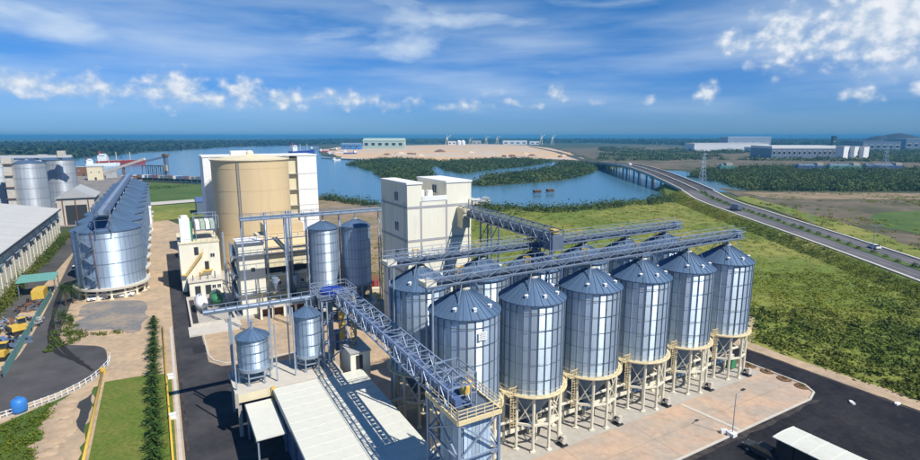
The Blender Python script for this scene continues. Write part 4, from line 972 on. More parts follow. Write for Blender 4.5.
# ------------------------------------------------------------------ process plant: tan storage tank, white block, process and utility buildings
t = pthing('storage_tank', 'huge round tan storage tank with shallow cone roof', 'tank', -6.2, 120, 0)
TR = 11.1
obj('shell', MB().lathe([(TR, 0), (TR, 32.6), (TR + .12, 32.6), (TR + .12, 33.0), (TR - .2, 33.0)], 144), M['tan'], t)
obj('roof', MB().lathe([(TR + .35, 32.95), (TR + .35, 33.15), (1.2, 34.5), (0.02, 34.5)], 72), M['creamy'], t)
obj('roof_hatch', MB().lathe([(1.1, 34.4), (1.1, 35.2), (.7, 35.6), (.02, 35.7)], 16), M['creamleg'], t)
for k in range(5):
    obj('shell_seam', MB().lathe([(TR + .02, 6.4 * k + 5.0), (TR + .05, 6.4 * k + 5.0), (TR + .05, 6.4 * k + 5.1), (TR + .02, 6.4 * k + 5.1)], 72, closed=True), M['tan'], t)
mb = MB()
lx, ly = TR * math.cos(R_(-86) - ROT), TR * math.sin(R_(-86) - ROT)
for s in (-.25, .25): mb.beam((lx * 1.015 + s, ly * 1.015, 0), (lx * 1.015 + s, ly * 1.015, 33), .12)
for k in range(60): mb.beam((lx * 1.015 - .25, ly * 1.015, .5 + .54 * k), (lx * 1.015 + .25, ly * 1.015, .5 + .54 * k), .05)
obj('ladder', mb, M['steel'], t)
mb = MB(); 
for i in range(48):
    a0, a1 = 2 * math.pi * i / 48, 2 * math.pi * (i + 1) / 48; r = TR + .2
    for h in (.5, 1.0): mb.beam((r * math.cos(a0), r * math.sin(a0), 33.1 + h), (r * math.cos(a1), r * math.sin(a1), 33.1 + h), .05)
    mb.beam((r * math.cos(a0), r * math.sin(a0), 33.1), (r * math.cos(a0), r * math.sin(a0), 34.1), .05)
obj('handrail', mb, M['creamleg'], t)
t = pthing('white_silo_block', 'tall white concrete silo block behind the tan tank', 'building', -18.5, 134, 0)
WBZ = 33.3
for (x0, x1, y0, m_) in ((0, 5.5, 0, 'white'), (5.5, 26.0, 2.0, 'white'), (26.0, 29.6, 1.2, 'creamy'), (29.6, 36.2, 0, 'white')):
    obj('wall', MB().box(x0 + .003, x1 - .003, y0, 15, 0, WBZ - (.8 if m_ == 'creamy' else 0)), M[m_], t)
obj('roof', MB().box(-.2, 36.4, -.2, 15.2, WBZ, WBZ + .4), M['white'], t)
for z in (5, 10.5, 16, 21.5, 27): obj('joint', MB().box(26.0, 36.25, -.05, 2, z, z + .14), M['band'], t)
for x in (31.6, 33.9): obj('joint', MB().box(x, x + .12, -.04, .0, 0, WBZ), M['cream'], t)
obj('roof_plant', MB().box(9, 14, 4, 8, WBZ + .4, WBZ + 1.8), M['white'], t)

t = pthing('process_building', 'cream process building with tan upper storey and white stair tower', 'building', -17, 70, 0)
obj('stair_tower', MB().box(0, 5.4, 0, 7.5, 0, 16.2), M['cream'], t)
tw = obj('tower_roof', MB().box(-.15, 5.55, -.15, 7.65, 16.2, 16.5), M['white'], t)
obj('wall', MB().box(5.4, 16.8, .6, 14, 0, 8.6), M['creamy'], t)
obj('ledge', MB().box(5.4, 17.0, -.1, .8, 8.3, 8.7), M['cream'], t)
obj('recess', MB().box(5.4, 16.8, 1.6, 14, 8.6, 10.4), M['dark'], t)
obj('upper_wall', MB().extrude_x([(0.2, 10.4), (14, 10.4), (14, 16.5), (5.5, 16.5), (0.2, 13.2)], 5.403, 16.8), M['creamy'], t)
obj('canopy_roof', MB().extrude_x([(-.1, 13.2), (-.1, 13.4), (5.5, 16.8), (5.5, 16.55)], 5.41, 16.9), M['tan'], t)
obj('penthouse', MB().box(7.0, 16.0, 7, 14, 16.5, 19.0), M['tan'], t)
for z in (4.4, 9.9): window(t, 2.8, 0, z, .8, 1.0, 'x', m='dark')
for x, z in ((8.4, 6.0), (13.6, 6.0)): window(t, x, .6, z, .8, .8, 'x', m='dark')
window(t, 11, .6, 2.6, 2.2, 1.8, 'x', frame='white')
for x in (5.9, 10.6, 11.3): obj('duct', MB().cyl((x, -.55, 2.5), (x, -.55, 23.2), .3, n=10), M['steel'], t, smooth=True)
for x in (6.4, 11.0): obj('cyclone', MB().lathe([(.1, 5.2), (.75, 7.0), (.75, 8.2), (.1, 8.3)], 14, x + .8, -.9), M['blue_l'], t)
for z in (4.9, 13.9, 17.1):
    mb = MB()
    for h in (0, .55, 1.1): mb.beam((-.6, -.6, z + h), (17.5, -.6, z + h), .09)
    for k in range(13): mb.beam((-.6 + 1.5 * k, -.6, z), (-.6 + 1.5 * k, -.6, z + 1.1), .07)
    w = obj('gallery', MB().box(-.6, 17.5, -.95, -.1, z - .12, z), M['steel'], t); obj('handrail', mb, M['steel'], w)
for k in range(3): obj('yellow_pipe', MB().cyl((4.2 + 5.4 * k, -1.1, 0.1), (4.2 + 5.4 * k, -1.1, 5), .16, n=8), M['yellow'], t)
mb = MB()
for k in range(7):
    z = 2.2 * k; mb.beam((-.7, .4 + (k % 2) * 6, z), (-.7, .4 + ((k + 1) % 2) * 6, z + 2.2), .8, .12)
    for s in (-1.1,): mb.beam((s, .4 + (k % 2) * 6, z + 1), (s, .4 + ((k + 1) % 2) * 6, z + 3.2), .07)
obj('outside_stair', mb, M['steel'], t)
t = pthing('intake_platform', 'low row of cream concrete piers carrying a slab before the process building', 'platform', -14, 65.2, 0)
obj('slab', MB().box(0, 13, 0, 2.6, 2.3, 2.7), M['concrete_l'], t); obj('back_wall', MB().box(0, 13, 2.3, 2.6, 0, 2.3), M['rust'], t)
for k in range(6): obj('pier', MB().box(2.5 * k, .45 + 2.5 * k, 0.0, .5, 0, 2.3), M['cream'], t)

t = pthing('utility_building', 'cream utility building with rooftop machinery left of the tan tank', 'building', -28, 97, 0)
UZ = 12.6
obj('wall', MB().box(0, 9.4, 0, 17, 0, UZ), M['cream'], t); obj('roof', MB().box(-.15, 9.55, -.15, 17.15, UZ, UZ + .25), M['creamy'], t)
for k in range(8): obj('parapet_post', MB().beam((.1 + 1.3 * k, 0, UZ + .25), (.1 + 1.3 * k, 0, UZ + 1.2), .08), M['steel_l'], t)
obj('handrail', MB().beam((.1, 0, UZ + 1.2), (9.3, 0, UZ + 1.2), .08), M['steel_l'], t)
ch = obj('cooling_tower', MB().box(.6, 3.0, 1.5, 5.5, UZ + .25, UZ + 6.2), M['white'], t); obj('fan_stack', MB().cyl((1.8, 3.5, UZ + 6.2), (1.8, 3.5, UZ + 7), .9, n=14), M['white'], ch)
obj('side_duct', MB().box(3.02, 3.5, 2, 5, UZ + .3, UZ + 5.2), M['green'], t)
fr = obj('machine_stand', MB().box(4.2, 9.2, 3.0, 10, UZ + 2.8, UZ + 3.0), M['steel'], t)
for k in range(4): obj('chiller_unit', MB().box(4.4 + 1.2 * k, 5.4 + 1.2 * k, 3.4, 9.4, UZ + 3.0, UZ + 5.0), M['palegreen'] if k % 2 else M['white'], t)
for x in (4.3, 9.0):
    for y in (3.1, 9.8): obj('stand_leg', MB().beam((x, y, UZ + .25), (x, y, UZ + 2.8), .2), M['steel'], t)
mb = MB()
for x in (4.2, 9.2, 9.9):
    for y in (3.0, 10): mb.beam((x, y, UZ + 3), (x, y, UZ + 6.6), .12)
for y in (3.0, 10): mb.beam((4.2, y, UZ + 6.6), (9.9, y, UZ + 6.6), .12)
obj('pipe_frame', mb, M['steel_l'], t)
for (x0, z0, x1, z1) in ((1.2, 4.8, 5.4, 10.2), (5.4, 5.4, 2.0, 2.2)):
    s_ = obj('outside_stair', MB().beam((x0, -.7, z0), (x1, -.7, z1), .9, .2), M['yellow'], t)
    mb = MB(); mb.beam((x0, -1.1, z0 + 1), (x1, -1.1, z1 + 1), .07)
    for k in range(6): f_ = k / 5; mb.beam((x0 + (x1 - x0) * f_, -1.1, z0 + (z1 - z0) * f_), (x0 + (x1 - x0) * f_, -1.1, z0 + (z1 - z0) * f_ + 1), .06)
    obj('handrail', mb, M['yellow'], s_)
obj('landing', MB().box(5.2, 7.4, -1.2, -.003, 5.2, 5.4), M['yellow'], t); obj('landing', MB().box(.2, 1.4, -1.2, -.003, 4.6, 4.8), M['yellow'], t)
obj('door', MB().box(5.6, 6.6, -.06, -.003, 5.4, 7.6), M['dark'], t); obj('door', MB().box(3.4, 4.4, -.06, -.003, 9.5, 11.6), M['dark'], t)
obj('door', MB().box(1.0, 2.0, -.06, -.003, .05, 2.2), M['steel'], t); window(t, 7.6, 0, 8.6, 1.0, 1.0, 'x')
for y in (4, 9, 14):
    for z in (3, 8): window(t, 0, y, z, 1.4, 1.2, 'y')
for k, x in enumerate((10.6, 12.2)): obj('pipe_stack', MB().cyl((x, 2, 0), (x, 2, UZ + 2 - 3 * k), .3, n=10), M['steel_l'], t)
t = pthing('pump_house', 'low cream annex at the foot of the utility building', 'building', -26.6, 91.5, 0)
obj('wall', MB().box(0, 7.6, 0, 5.3, 0, 3.6), M['cream'], t); obj('roof', MB().box(-.2, 7.8, -.25, 5.3, 3.6, 3.8), M['concrete_l'], t)
for x in (1.2, 3.6): obj('door', MB().box(x, x + 1.3, -.06, -.003, .05, 2.6), M['dark'], t)
for x in (5.6, 6.8): window(t, x, 0, 1.6, .8, .9, 'x')
for k in range(4): obj('roof_pipe', MB().cyl((1 + 1.7 * k, 1.5, 3.8), (1 + 1.7 * k, 1.5, 5.2 + .5 * (k % 2)), .14, n=8), M['steel'], t)
t = pthing('pipe_rack', 'rack of grey pipes beside the utility building', 'pipe rack', -17.2, 80, 0)
for y in (0, 6, 12, 18): obj('frame', MB().add([], []).beam((0, y, 0), (0, y, 6.5), .2).beam((2, y, 0), (2, y, 6.5), .2).beam((-.3, y, 6.0), (2.3, y, 6.0), .18).beam((-.3, y, 4.4), (2.3, y, 4.4), .18), M['steel'], t)
for k in range(4): obj('pipe', MB().cyl((.1 + .55 * k, -1, 6.25 if k % 2 else 4.62), (.1 + .55 * k, 20, 6.25 if k % 2 else 4.62), .15, n=8), M[['steel_l', 'rust', 'yellow', 'white'][k]], t)
t = pthing('tank_bund', 'low concrete wall enclosing the white and green tanks', 'wall', -27.6, 67, 0)
for (x0, x1, y0, y1) in ((0, .4, 0, 22), (8.6, 9.0, 0, 22), (.4, 8.6, 0, .4), (.4, 8.6, 21.6, 22)): obj('kerb_wall', MB().box(x0, x1, y0, y1, 0, .8), M['concrete_l'], t)
obj('slab', MB().box(-.6, 9.4, -5.5, -.003, .02, .35), M['concrete_l'], t)
for (x, y, m_, lab) in ((2.8, 12, 'white', 'white horizontal cylinder tank in the concrete bund'), (6.2, 14, 'green', 'green horizontal cylinder tank in the concrete bund')):
    t = pthing('pressure_tank', lab, 'tank', -27.6 + x, 67 + y, 0, 'horizontal tanks in the bund')
    mb = MB(); n = 18
    prof = [(-3.0, .02), (-2.9, .6), (-2.5, 1.1), (-1.9, 1.35), (1.9, 1.35), (2.5, 1.1), (2.9, .6), (3.0, .02)]
    for (y_, r_) in prof:
        mb.v += [(r_ * math.cos(2 * math.pi * i / n), y_, 2.2 + r_ * math.sin(2 * math.pi * i / n)) for i in range(n)]
    mb.f += [(k * n + i, (k + 1) * n + i, (k + 1) * n + (i + 1) % n, k * n + (i + 1) % n) for k in range(len(prof) - 1) for i in range(n)]
    obj('vessel', mb, M[m_], t, smooth=True)
    for y_ in (-1.6, 1.6): obj('saddle', MB().box(-1.1, 1.1, y_ - .2, y_ + .2, 0.02, 1.1), M['concrete'], t)
    obj('manway', MB().cyl((0, 0, 3.4), (0, 0, 4.0), .35, n=10), M['steel_l'], t)
# the pair of tall silos beside the process building
for k, (a, b) in enumerate(((-.9, 59.3), (6.2, 58.6))):
    t = pthing('tall_silo', ('left' if k == 0 else 'right') + ' one of the two slim galvanised silos between the process building and the cream tower', 'silo', a, b, 0, 'pair of slim silos')
    silo_parts(t, 3.12, 7.6, 20.6, 22.2, 28, 8, .2, 'pair', True, 6, (), ring_mat='steel', legmat='steel', rail=False)
    obj('base_ring', MB().lathe([(3.2, 2.6), (4.2, 2.6), (4.2, 3.3), (3.2, 3.3)], 28, closed=True), M['concrete_l'], t)
    for q in range(8): obj('base_column', MB().box(-.25, .25, 3.45, 4.0, 0, 2.6), M['concrete_l'], t, rot=(0, 0, q * math.pi / 4))
    obj('ladder', MB().box(-3.6, -3.45, -.3, .3, 3.3, 20.5), M['steel'], t)
t = pthing('overhead_gantry', 'high grey conveyor gantry from the process building over the slim silos', 'gantry', -17.5, 59.2, 0)
GZ = 23.4
obj('trough', MB().box(0, 31, -.35, .35, GZ, GZ + .6), M['steel_l'], t); obj('deck', MB().box(0, 31, -.9, .9, GZ - .15, GZ - .003), M['steel'], t)
mb = MB()
for s in (-.9, .9):
    mb.beam((0, s, GZ + 1.1), (31, s, GZ + 1.1), .07)
    for k in range(16): mb.beam((31 * k / 15, s, GZ), (31 * k / 15, s, GZ + 1.1), .06)
obj('handrail', mb, M['steel'], t)
for x in (.2, 8.6, 13.0, 20.3, 29.5):
    mb = MB()
    for s in (-.7, .7): mb.beam((x, s, 0), (x, s, GZ - .15), .17)
    for k in range(6): mb.beam((x, -.7, 1 + 3.7 * k), (x, .7, 4.2 + 3.7 * k), .1)
    obj('post_frame', mb, M['blue_l'], t)
t = pthing('debris_yard_shed', 'small open shed on dirt behind the slim silos', 'shed', 11, 72, 0)
obj('roof', MB().extrude_x([(0, 3.4), (0, 3.5), (4, 3.9), (4, 3.8)], 0, 6), M['rust'], t)
for x in (.1, 5.7):
    for y in (.1, 3.7): obj('post', MB().box(x, x + .2, y, y + .2, 0, 3.4), M['steel'], t)
cols = ['rust', 'blue', 'steel_l', 'yellow', 'creamy', 'red', 'teal', 'white']
cn = ['rusty', 'blue', 'grey', 'yellow', 'cream', 'red', 'teal', 'white']
for k in range(8):
    a, b = 13 + (k % 3) * 2.2 + random.uniform(-.4, .4), 50 + k * 5.5
    t = pthing('equipment_crate', f'{cn[k]} equipment crate on the dirt beside the cream tower', 'crate', a, b, 0.02, 'crates beside the cream tower', rz=random.uniform(-.4, .4))
    w, d, h = random.uniform(1.2, 2.2), random.uniform(1.5, 3), random.uniform(1, 2)
    obj('body', MB().box(-w / 2, w / 2, -d / 2, d / 2, .15, h), M[cols[k]], t); obj('lid', MB().box(-w / 2 - .05, w / 2 + .05, -d / 2 - .05, d / 2 + .05, h, h + .08), M[cols[k]], t)
    for y in (-d / 3, d / 3): obj('skid', MB().box(-w / 2, w / 2, y - .1, y + .1, 0, .15), M['bark'], t)

# ------------------------------------------------------------------ left: row of wide silos, warehouse, far silos
LR = 7.5
l0 = None
for k in range(10):
    lab = f'wide galvanised silo with ribbed cone roof, {ORD[k]} from the front in the left row'
    if l0 is None:
        l0 = pthing('wide_silo', lab, 'silo', -43.6, 106.5, group='wide silos in the left row')
        silo_parts(l0, LR, 3.0, 17.0, 20.4, 44, 16, .3, 'wide', False, 4, (), rail=False)
        obj('plinth', MB().lathe([(LR - 4.5, 0), (LR - 4.5, 2.5)], 32), M['concrete'], l0)
        obj('base_slab', MB().lathe([(LR - 4.5, 2.5), (LR + 1.0, 2.5), (LR + 1.0, 3.0), (LR - .6, 3.0)], 40), M['concrete_l'], l0)
    else:
        o = copy_tree(l0); o.location = W3(-43.6, 106.5 + 15.6 * k); o['label'] = lab
# stair on the nearest wide silo
mb = MB()
def onr(ang, r, z): return (r * math.cos(R_(ang) - ROT), r * math.sin(R_(ang) - ROT), z)
for k in range(6):
    a0, a1 = (-96, -78) if k % 2 == 0 else (-82, -98)
    mb.beam(onr(a0, LR + .6, 3.0 + 2.1 * k), onr(a1, LR + .6, 4.7 + 2.1 * k), .75, .14); mb.beam(onr(a0, LR + 1.0, 3.6 + 2.1 * k), onr(a1, LR + 1.0, 5.7 + 2.1 * k), .07)
obj('zigzag_stair', mb, M['steel'], l0)
mb = MB(); mb.cyl(onr(-76, LR + .5, 2), onr(-80, LR + .5, 17.5), .1, n=8); obj('downpipe', mb, M['rust'], l0)
mb = MB(); mb.cyl(onr(-104, LR + .4, 2), onr(-104, LR + .4, 20), .16, n=8); obj('downpipe', mb, M['steel'], l0)
t = pthing('ridge_conveyor', 'blue conveyor catwalk along the ridge of the wide left silos', 'conveyor', -43.6, 97.5, 21.5, rz=math.pi / 2)
obj('trough', MB().box(0, 146, -.5, .5, 0, .8), M['blue_l'], t); obj('deck', MB().box(0, 146, -1.4, 1.4, -.2, -.003), M['steel'], t)
for s in (-1.4, 1.4):
    mb = MB(); mb.beam((0, s, 1.1), (146, s, 1.1), .09); mb.beam((0, s, .55), (146, s, .55), .08)
    for q in range(49): mb.beam((146 * q / 48, s, -.1), (146 * q / 48, s, 1.1), .08)
    obj('handrail', mb, M['blue'], t)
for q in range(9): obj('trestle', MB().box(8.6 + 15.6 * q, 9.4 + 15.6 * q, -1.2, 1.2, -1.6, -.2), M['blue_l'], t)
mb = MB()
for x in (0, 3.2):
    for y in (-1.6, 1.6): mb.beam((x + 1, y, -5.5), (x + 1, y, 2.2), .16)
    for h in (-3.5, -1.5, .4, 2.2): mb.beam((x + 1, -1.6, h), (x + 1, 1.6, h), .1)
for y in (-1.6, 1.6):
    for h in (-3.5, -1.5, .4, 2.2): mb.beam((1, y, h), (4.2, y, h), .1)
obj('head_frame', mb, M['steel'], t)

t = pthing('warehouse', 'long cream warehouse with pale ribbed roof at the left edge', 'building', -67.6, 86, 0)
WL, WH = 122, 11.0
obj('wall', MB().box(-40, 0, 0, WL, 0, WH), M['cream'], t)
key = MB(); key.extrude_x([(0, 0), (0, .12), (28.9, 5.3), (28.9, 5.15)], 0, 1.92); key.extrude_x([(0, .12), (0, .24), (28.9, 5.4), (28.9, 5.3)], 1.86, 1.98)
rs = key.mesh('roof_sheet', M['paleroof'])
for k in range(61): link('roof_sheet', rs, t, (.9, .0 + 2 * k, WH + .1), (0, 0, math.pi / 2))
obj('roof_back', MB().extrude_x([(0, 0), (WL, 0), (WL, 5), (0, 5)], -40, -29), M['paleroof'], t, (0, 0, WH + .2))
obj('eave_gutter', MB().box(.7, 1.2, -.2, WL + .2, WH - .2, WH + .1), M['dark'], t)
obj('fascia', MB().box(.003, .6, -.1, WL + .1, WH - .5, WH + .1), M['dark'], t)
for k in range(25): obj('pilaster', MB().box(.003, .12, 5 * k - .4, -.1 + 5 * k, 0, WH - .5), M['cream'], t)
for k in range(12):
    y = 6.2 + 10 * k
    for dy in (0, 3.2): window(t, .003, y + dy, 5.6, 2.2, 2.2, 'y', 1)
    for dy in (0, 3.2): obj('window_hood', MB().box(.003, .8, y + dy - 1.4, y + dy + 1.4, 8.1, 8.2), M['steel_l'], t)
obj('plinth', MB().box(.003, .12, 0, WL, 0, 1.0), M['concrete'], t)

def px_place(px, Y, py=None):
    return ((px - 460) / F * (Y * cT + (CAMH - (zat(py, Y) if py else 10)) * sT), Y)
far_silos = [(-4, 262, 8.2), (26, 258, 8.0), (58, 290, 7.6), (10, 296, 7.6), (40, 300, 7.4)]
g0 = None
for k, (px, Y, r) in enumerate(far_silos):
    x, _ = px_place(px, Y, 158)
    lab = ['tall silver silo at the left edge behind the warehouse', 'tall silver silo in the middle of the far left group', 'tall silver silo nearest the river in the far left group',
           'rear silver silo half hidden at left of the far group', 'rear silver silo between the two front ones of the far group'][k]
    if g0 is None:
        g0 = thing('tall_silo', lab, 'silo', (x, Y, 0), 0.3, 'tall silver silos beyond the warehouse'); silo_parts(g0, 7.3, .4, 27.2, 28.6, 28, 0, .2, 'farleft', False, 5, (), rail=False)
        o = g0
    else: o = copy_tree(g0); o.location = (x, Y, 0); o['label'] = lab; o.rotation_euler.z = .3 + .2 * k
for px, Y, lab in ((7, 250, 'pale elevator tower at the left edge between the far silver silos'), (43, 300, 'pale elevator tower between the far silver silos')):
    x, _ = px_place(px, Y, 158)
    t = thing('elevator_tower', lab, 'tower', (x, Y, 0), 0.4, 'elevator towers of the far silos')
    obj('shaft', MB().box(-1.5, 1.5, -1.5, 1.5, 0, 27), M['concrete_l'], t); obj('head_house', MB().box(-2, 2, -2, 2, 27, 29.6), M['concrete_l'], t)
    for k in range(5): obj('landing', MB().box(-2.1, 2.1, -2.3, -1.503, 5 + 5.4 * k, 5.2 + 5.4 * k), M['rust'], t)
x, _ = px_place(30, 285, 155)
t = thing('top_conveyor', 'pale conveyor bridge along the tops of the far left silver silos', 'conveyor', (x - 24, 266, 28.9), 0.28)
obj('trough', MB().box(0, 52, -.8, .8, 0, 1.2), M['paleroof'], t); obj('deck', MB().box(0, 52, -1.6, 1.6, -.3, -.003), M['steel_l'], t)
obj('head_box', MB().box(46, 49, -1.4, 1.4, 0, 3.4), M['concrete_l'], t)
for k in range(5): obj('trestle', MB().box(4 + 10.5 * k, 5 + 10.5 * k, -1.2, 1.2, -1.4, -.3), M['steel'], t)
x, _ = px_place(74, 236, 190)
t = thing('gable_shed', 'grey gable-roofed shed behind the wide left silos', 'shed', (x, 236, 0), ROT)
obj('wall', MB().box(-7, 7, 0, 24, 0, 12.5), M['concrete_l'], t); obj('roof', MB().add([(-7.8, -.8, 12.2), (-7.8, 24.8, 12.2), (0, 24.8, 16.6), (0, -.8, 16.6), (7.8, 24.8, 12.2), (7.8, -.8, 12.2), (-7.8, -.8, 12.5), (7.8, -.8, 12.5), (0, -.8, 16.9)], [(0, 3, 2, 1), (3, 5, 4, 2), (0, 5, 3)]), M['greyroof'], t)
obj('gable_door', MB().box(-4, 4, -.1, -.003, 0, 9), M['dark'], t)
for k in range(3): obj('truss_post', MB().box(-5 + 4.8 * k, -4.7 + 4.8 * k, -.5, -.2, 0, 12.2), M['rust'], t)
# cluttered yard between warehouse and river
lows = [(66, 212, 4, 3, 5, 'rust', 'rusty machine house beside the far end of the warehouse'), (72, 207, 5, 4, 3, 'white', 'small white cabin beyond the warehouse end'),
        (63, 204, 3, 3, 8, 'creamy', 'cream hopper tower at the far warehouse corner'), (78, 205, 4, 3, 3, 'red', 'small reddish cabin near the grey gable shed'),
        (96, 180, 6, 6, 12, 'creamy', 'cream intake tower at the waterfront end of the wide silos'), (84, 176, 8, 6, 9, 'rust', 'brown frame building on the waterfront'),
        (105, 178, 10, 6, 6, 'greyroof', 'low grey shed on the waterfront behind the wide silos'), (130, 186, 5, 5, 8, 'rust', 'rusty tower at the foot of the loading conveyor')]
for (px, py, w, d, h, m_, lab) in lows:
    x, y = G(px, py)
    t = thing('yard_building', lab, 'building', (x, y, 0), ROT)
    obj('wall', MB().box(-w, w, 0, 2 * d, 0, h), M[m_], t); obj('roof', MB().box(-w - .3, w + .3, -.3, 2 * d + .3, h, h + .4), M['greyroof'], t)
    obj('door', MB().box(-.8, .8, -.08, -.003, .05, 2.4), M['dark'], t)
    for k in range(2): window(t, -w * .5 + k * w, 0, h * .55, 1.2, 1.0, 'x')
x, y = G(147.5, 231)
t = thing('white_hut', 'narrow white building standing right of the wide left silos', 'building', (x, y, 0), ROT)
obj('wall', MB().box(-2, 2, 0, 8, 0, 9.5), M['white'], t); obj('roof', MB().box(-2.2, 2.2, -.2, 8.2, 9.5, 9.8), M['white'], t); obj('door', MB().box(-.7, .7, -.08, -.003, .05, 2.3), M['steel'], t)
x, y = G(206, 214)
t = thing('dark_shed', 'dark steel shed beside the tan tank', 'shed', (x, y, 0), ROT)
obj('wall', MB().box(-4, 6, 0, 14, 0, 6.5), M['galv_dark'], t); obj('roof', MB().extrude_x([(-.3, 6.5), (7, 8.4), (14.3, 6.5)], -4.3, 6.3), M['blue'], t)

# ------------------------------------------------------------------ lower left: trees, pipes, fence, scrap yard, vehicles
def conifer_mesh(seed):
    r = np.random.default_rng(seed); V = []
    for k in range(11):
        f = k / 10; z = .5 + 3.0 * f; R0 = 1.7 * (1 - f) ** .7 + .2; nb_ = 7
        for b in range(nb_):
            a = 2 * math.pi * (b + r.uniform(-.25, .25)) / nb_ + k * .7; L = R0 * r.uniform(.75, 1.15); droop = r.uniform(-.05, .35)
            for q in range(5):
                u = (q + .6) / 5; p = np.array([math.cos(a) * L * u, math.sin(a) * L * u, z + L * u * droop])
                d = np.array([math.cos(a), math.sin(a), droop]); s = np.array([-math.sin(a), math.cos(a), r.uniform(-.5, .5)]); w = .17 * (1.2 - u * .6); l = .27
                tw = r.uniform(-1, 1) * .5; s = s + d * tw
                V += [p - d * l * .4, p + s * w, p + d * l, p - s * w]
    return quads_mesh('crown', np.array(V), M['leaf_tree'])
crowns = [conifer_mesh(k) for k in range(4)]
tr = MB().cyl((0, 0, 0), (0.04, 0, 3.3), .11, .03, n=7).mesh('trunk', M['bark'])
NT = 17
for k in range(NT):
    b = 17.5 + k * 3.55
    lab = f'small feathery green tree, {ORD[k]} from the bottom of the row on the lawn' if k < 10 else f'small feathery green tree, {ORD[NT - 1 - k]} from the far end of the row'
    t = pthing('young_tree', lab, 'tree', -34.1 - .02 * k + random.uniform(-.15, .15), b + random.uniform(-.3, .3), .02, 'trees in the row beside the lawn', rz=random.uniform(0, 6))
    s = random.uniform(.75, 1.0) * (1.0 if k < 12 else .85); t.scale = (s, s, s * random.uniform(.65, .85))
    link('trunk', tr, t); link('crown', crowns[k % 4], t)
def palm(px, py, h, lab):
    x, y = G(px, py); t = thing('palm_tree', lab, 'palm tree', (x, y, 0), random.uniform(0, 6), 'palms by the wide silos')
    obj('trunk', MB().cyl((0, 0, 0), (.2, 0, h), .2, .14, n=8), M['bark'], t); V = []
    for k in range(20):
        a = k * 2.4; el = R_(70 - 5.5 * k); L = 2.6
        for q in range(10):
            u = (q + 1) / 10; e = el - u * 1.1; p = np.array([.2 + math.cos(a) * L * u * math.cos(el - u * .5), math.sin(a) * L * u * math.cos(el - u * .5), h + L * u * math.sin(el - u * .6)])
            s = np.array([-math.sin(a), math.cos(a), -.35]); d = np.array([math.cos(a), math.sin(a), math.sin(e)])
            for sg in (-1, 1):
                s2 = s * np.array([sg, sg, 1]); w = .55 * (1.1 - .7 * u); V += [p, p + s2 * w * .5 + d * .1, p + s2 * w + d * .28, p + s2 * w * .5 + d * .24]
    link('crown', quads_mesh('crown', np.array(V), M['palm']), t)
for (px, py, h, lab) in ((66, 306, 4.6, 'palm left of the wide silo base, the taller one'), (73, 303, 3.6, 'palm close to the wide silo base columns'), (62, 325, 2.6, 'short palm on the verge of the curved road'), (84, 300, 3.0, 'palm nearest the wide silo, before its columns')): palm(px, py, h, lab)

t = pthing('yellow_barrier', 'thick yellow pipe barrier left of the lawn', 'barrier', -41.7, 8, 0)
obj('pipe', MB().cyl((0, 0, .5), (-.2, 42.5, .5), .2, n=12), M['yellow_b'], t, smooth=True)
for k in range(13): obj('support', MB().box(-.12, .12, .5 + 3.4 * k, .8 + 3.4 * k, 0.02, .4), M['concrete'], t)
obj('end_bollard', MB().cyl((-.2, 42.6, 0), (-.2, 42.6, 1.1), .42, n=12), M['yellow_b'], t)
t = pthing('yellow_gas_pipe', 'thin yellow pipe along the right side of the lawn', 'pipe', -32.0, 8, 0)
obj('pipe', MB().cyl((0, 0, .35), (-.9, 62, .35), .14, n=10), M['yellow_b'], t, smooth=True)
for k in range(20): obj('support', MB().box(-.1 - .0145 * 3.1 * k, .1 - .0145 * 3.1 * k, .5 + 3.1 * k, .7 + 3.1 * k, 0.02, .3), M['concrete'], t)
for k, b in enumerate((28.5, 43.0)):
    t = pthing('valve_box', ['white valve box on the lawn edge nearer the bottom', 'white valve box where the lawn meets the sandy yard'][k], 'box', -31.9, b, .02, 'valve boxes by the gas pipe')
    obj('body', MB().box(-.4, .4, -.3, .3, 0, .7), M['white'], t); obj('lid', MB().box(-.45, .45, -.35, .35, .7, .78), M['white'], t)
# white fence round the corner
fp = [G(-14, 424), G(0, 419.5), G(14, 415), G(28, 410), G(42, 405), G(56, 400), G(68, 394.5), G(80, 388.5), G(92, 381), G(101, 373.5), G(108, 366), G(111, 358)]
t = thing('white_fence', 'white post and rail fence along the curved road', 'fence', (0, 0, 0))
post = MB().box(-.06, .06, -.06, .06, 0, 1.1).mesh('post', M['white'])
for i in range(len(fp) - 1):
    p, q = Vector((*fp[i], 0)), Vector((*fp[i + 1], 0))
    for h in (.5, 1.0): obj('rail', MB().beam(p + Vector((0, 0, h)), q + Vector((0, 0, h)), .06, .08), M['white'], t)
    n = 2
    for k in range(n): link('post', post, t, p.lerp(q, k / n))
    obj('foot_wall', MB().beam(p + Vector((0, 0, .06)), q + Vector((0, 0, .06)), .25, .12), M['concrete'], t)
x, y = G(20, 412)
t = thing('water_tank', 'bright blue plastic tank standing by the white fence', 'tank', (x, y, 0))
obj('body', MB().lathe([(.02, .1), (.95, .1), (1.0, .5), (1.0, 1.7), (.7, 2.1), (.3, 2.2)], 18), M['bluev'], t, smooth=True); obj('lid', MB().cyl((0, 0, 2.2), (0, 0, 2.35), .33, n=12), M['bluev'], t)
obj('stand', MB().box(-.9, .9, -.9, .9, 0, .1), M['concrete'], t)
t = thing('teal_fence', 'teal sheet-metal fence along the scrap yard', 'fence', (0, 0, 0))
a0, a1 = Vector((*G(4, 378), 0)), Vector((*G(52, 296), 0)); n = 22
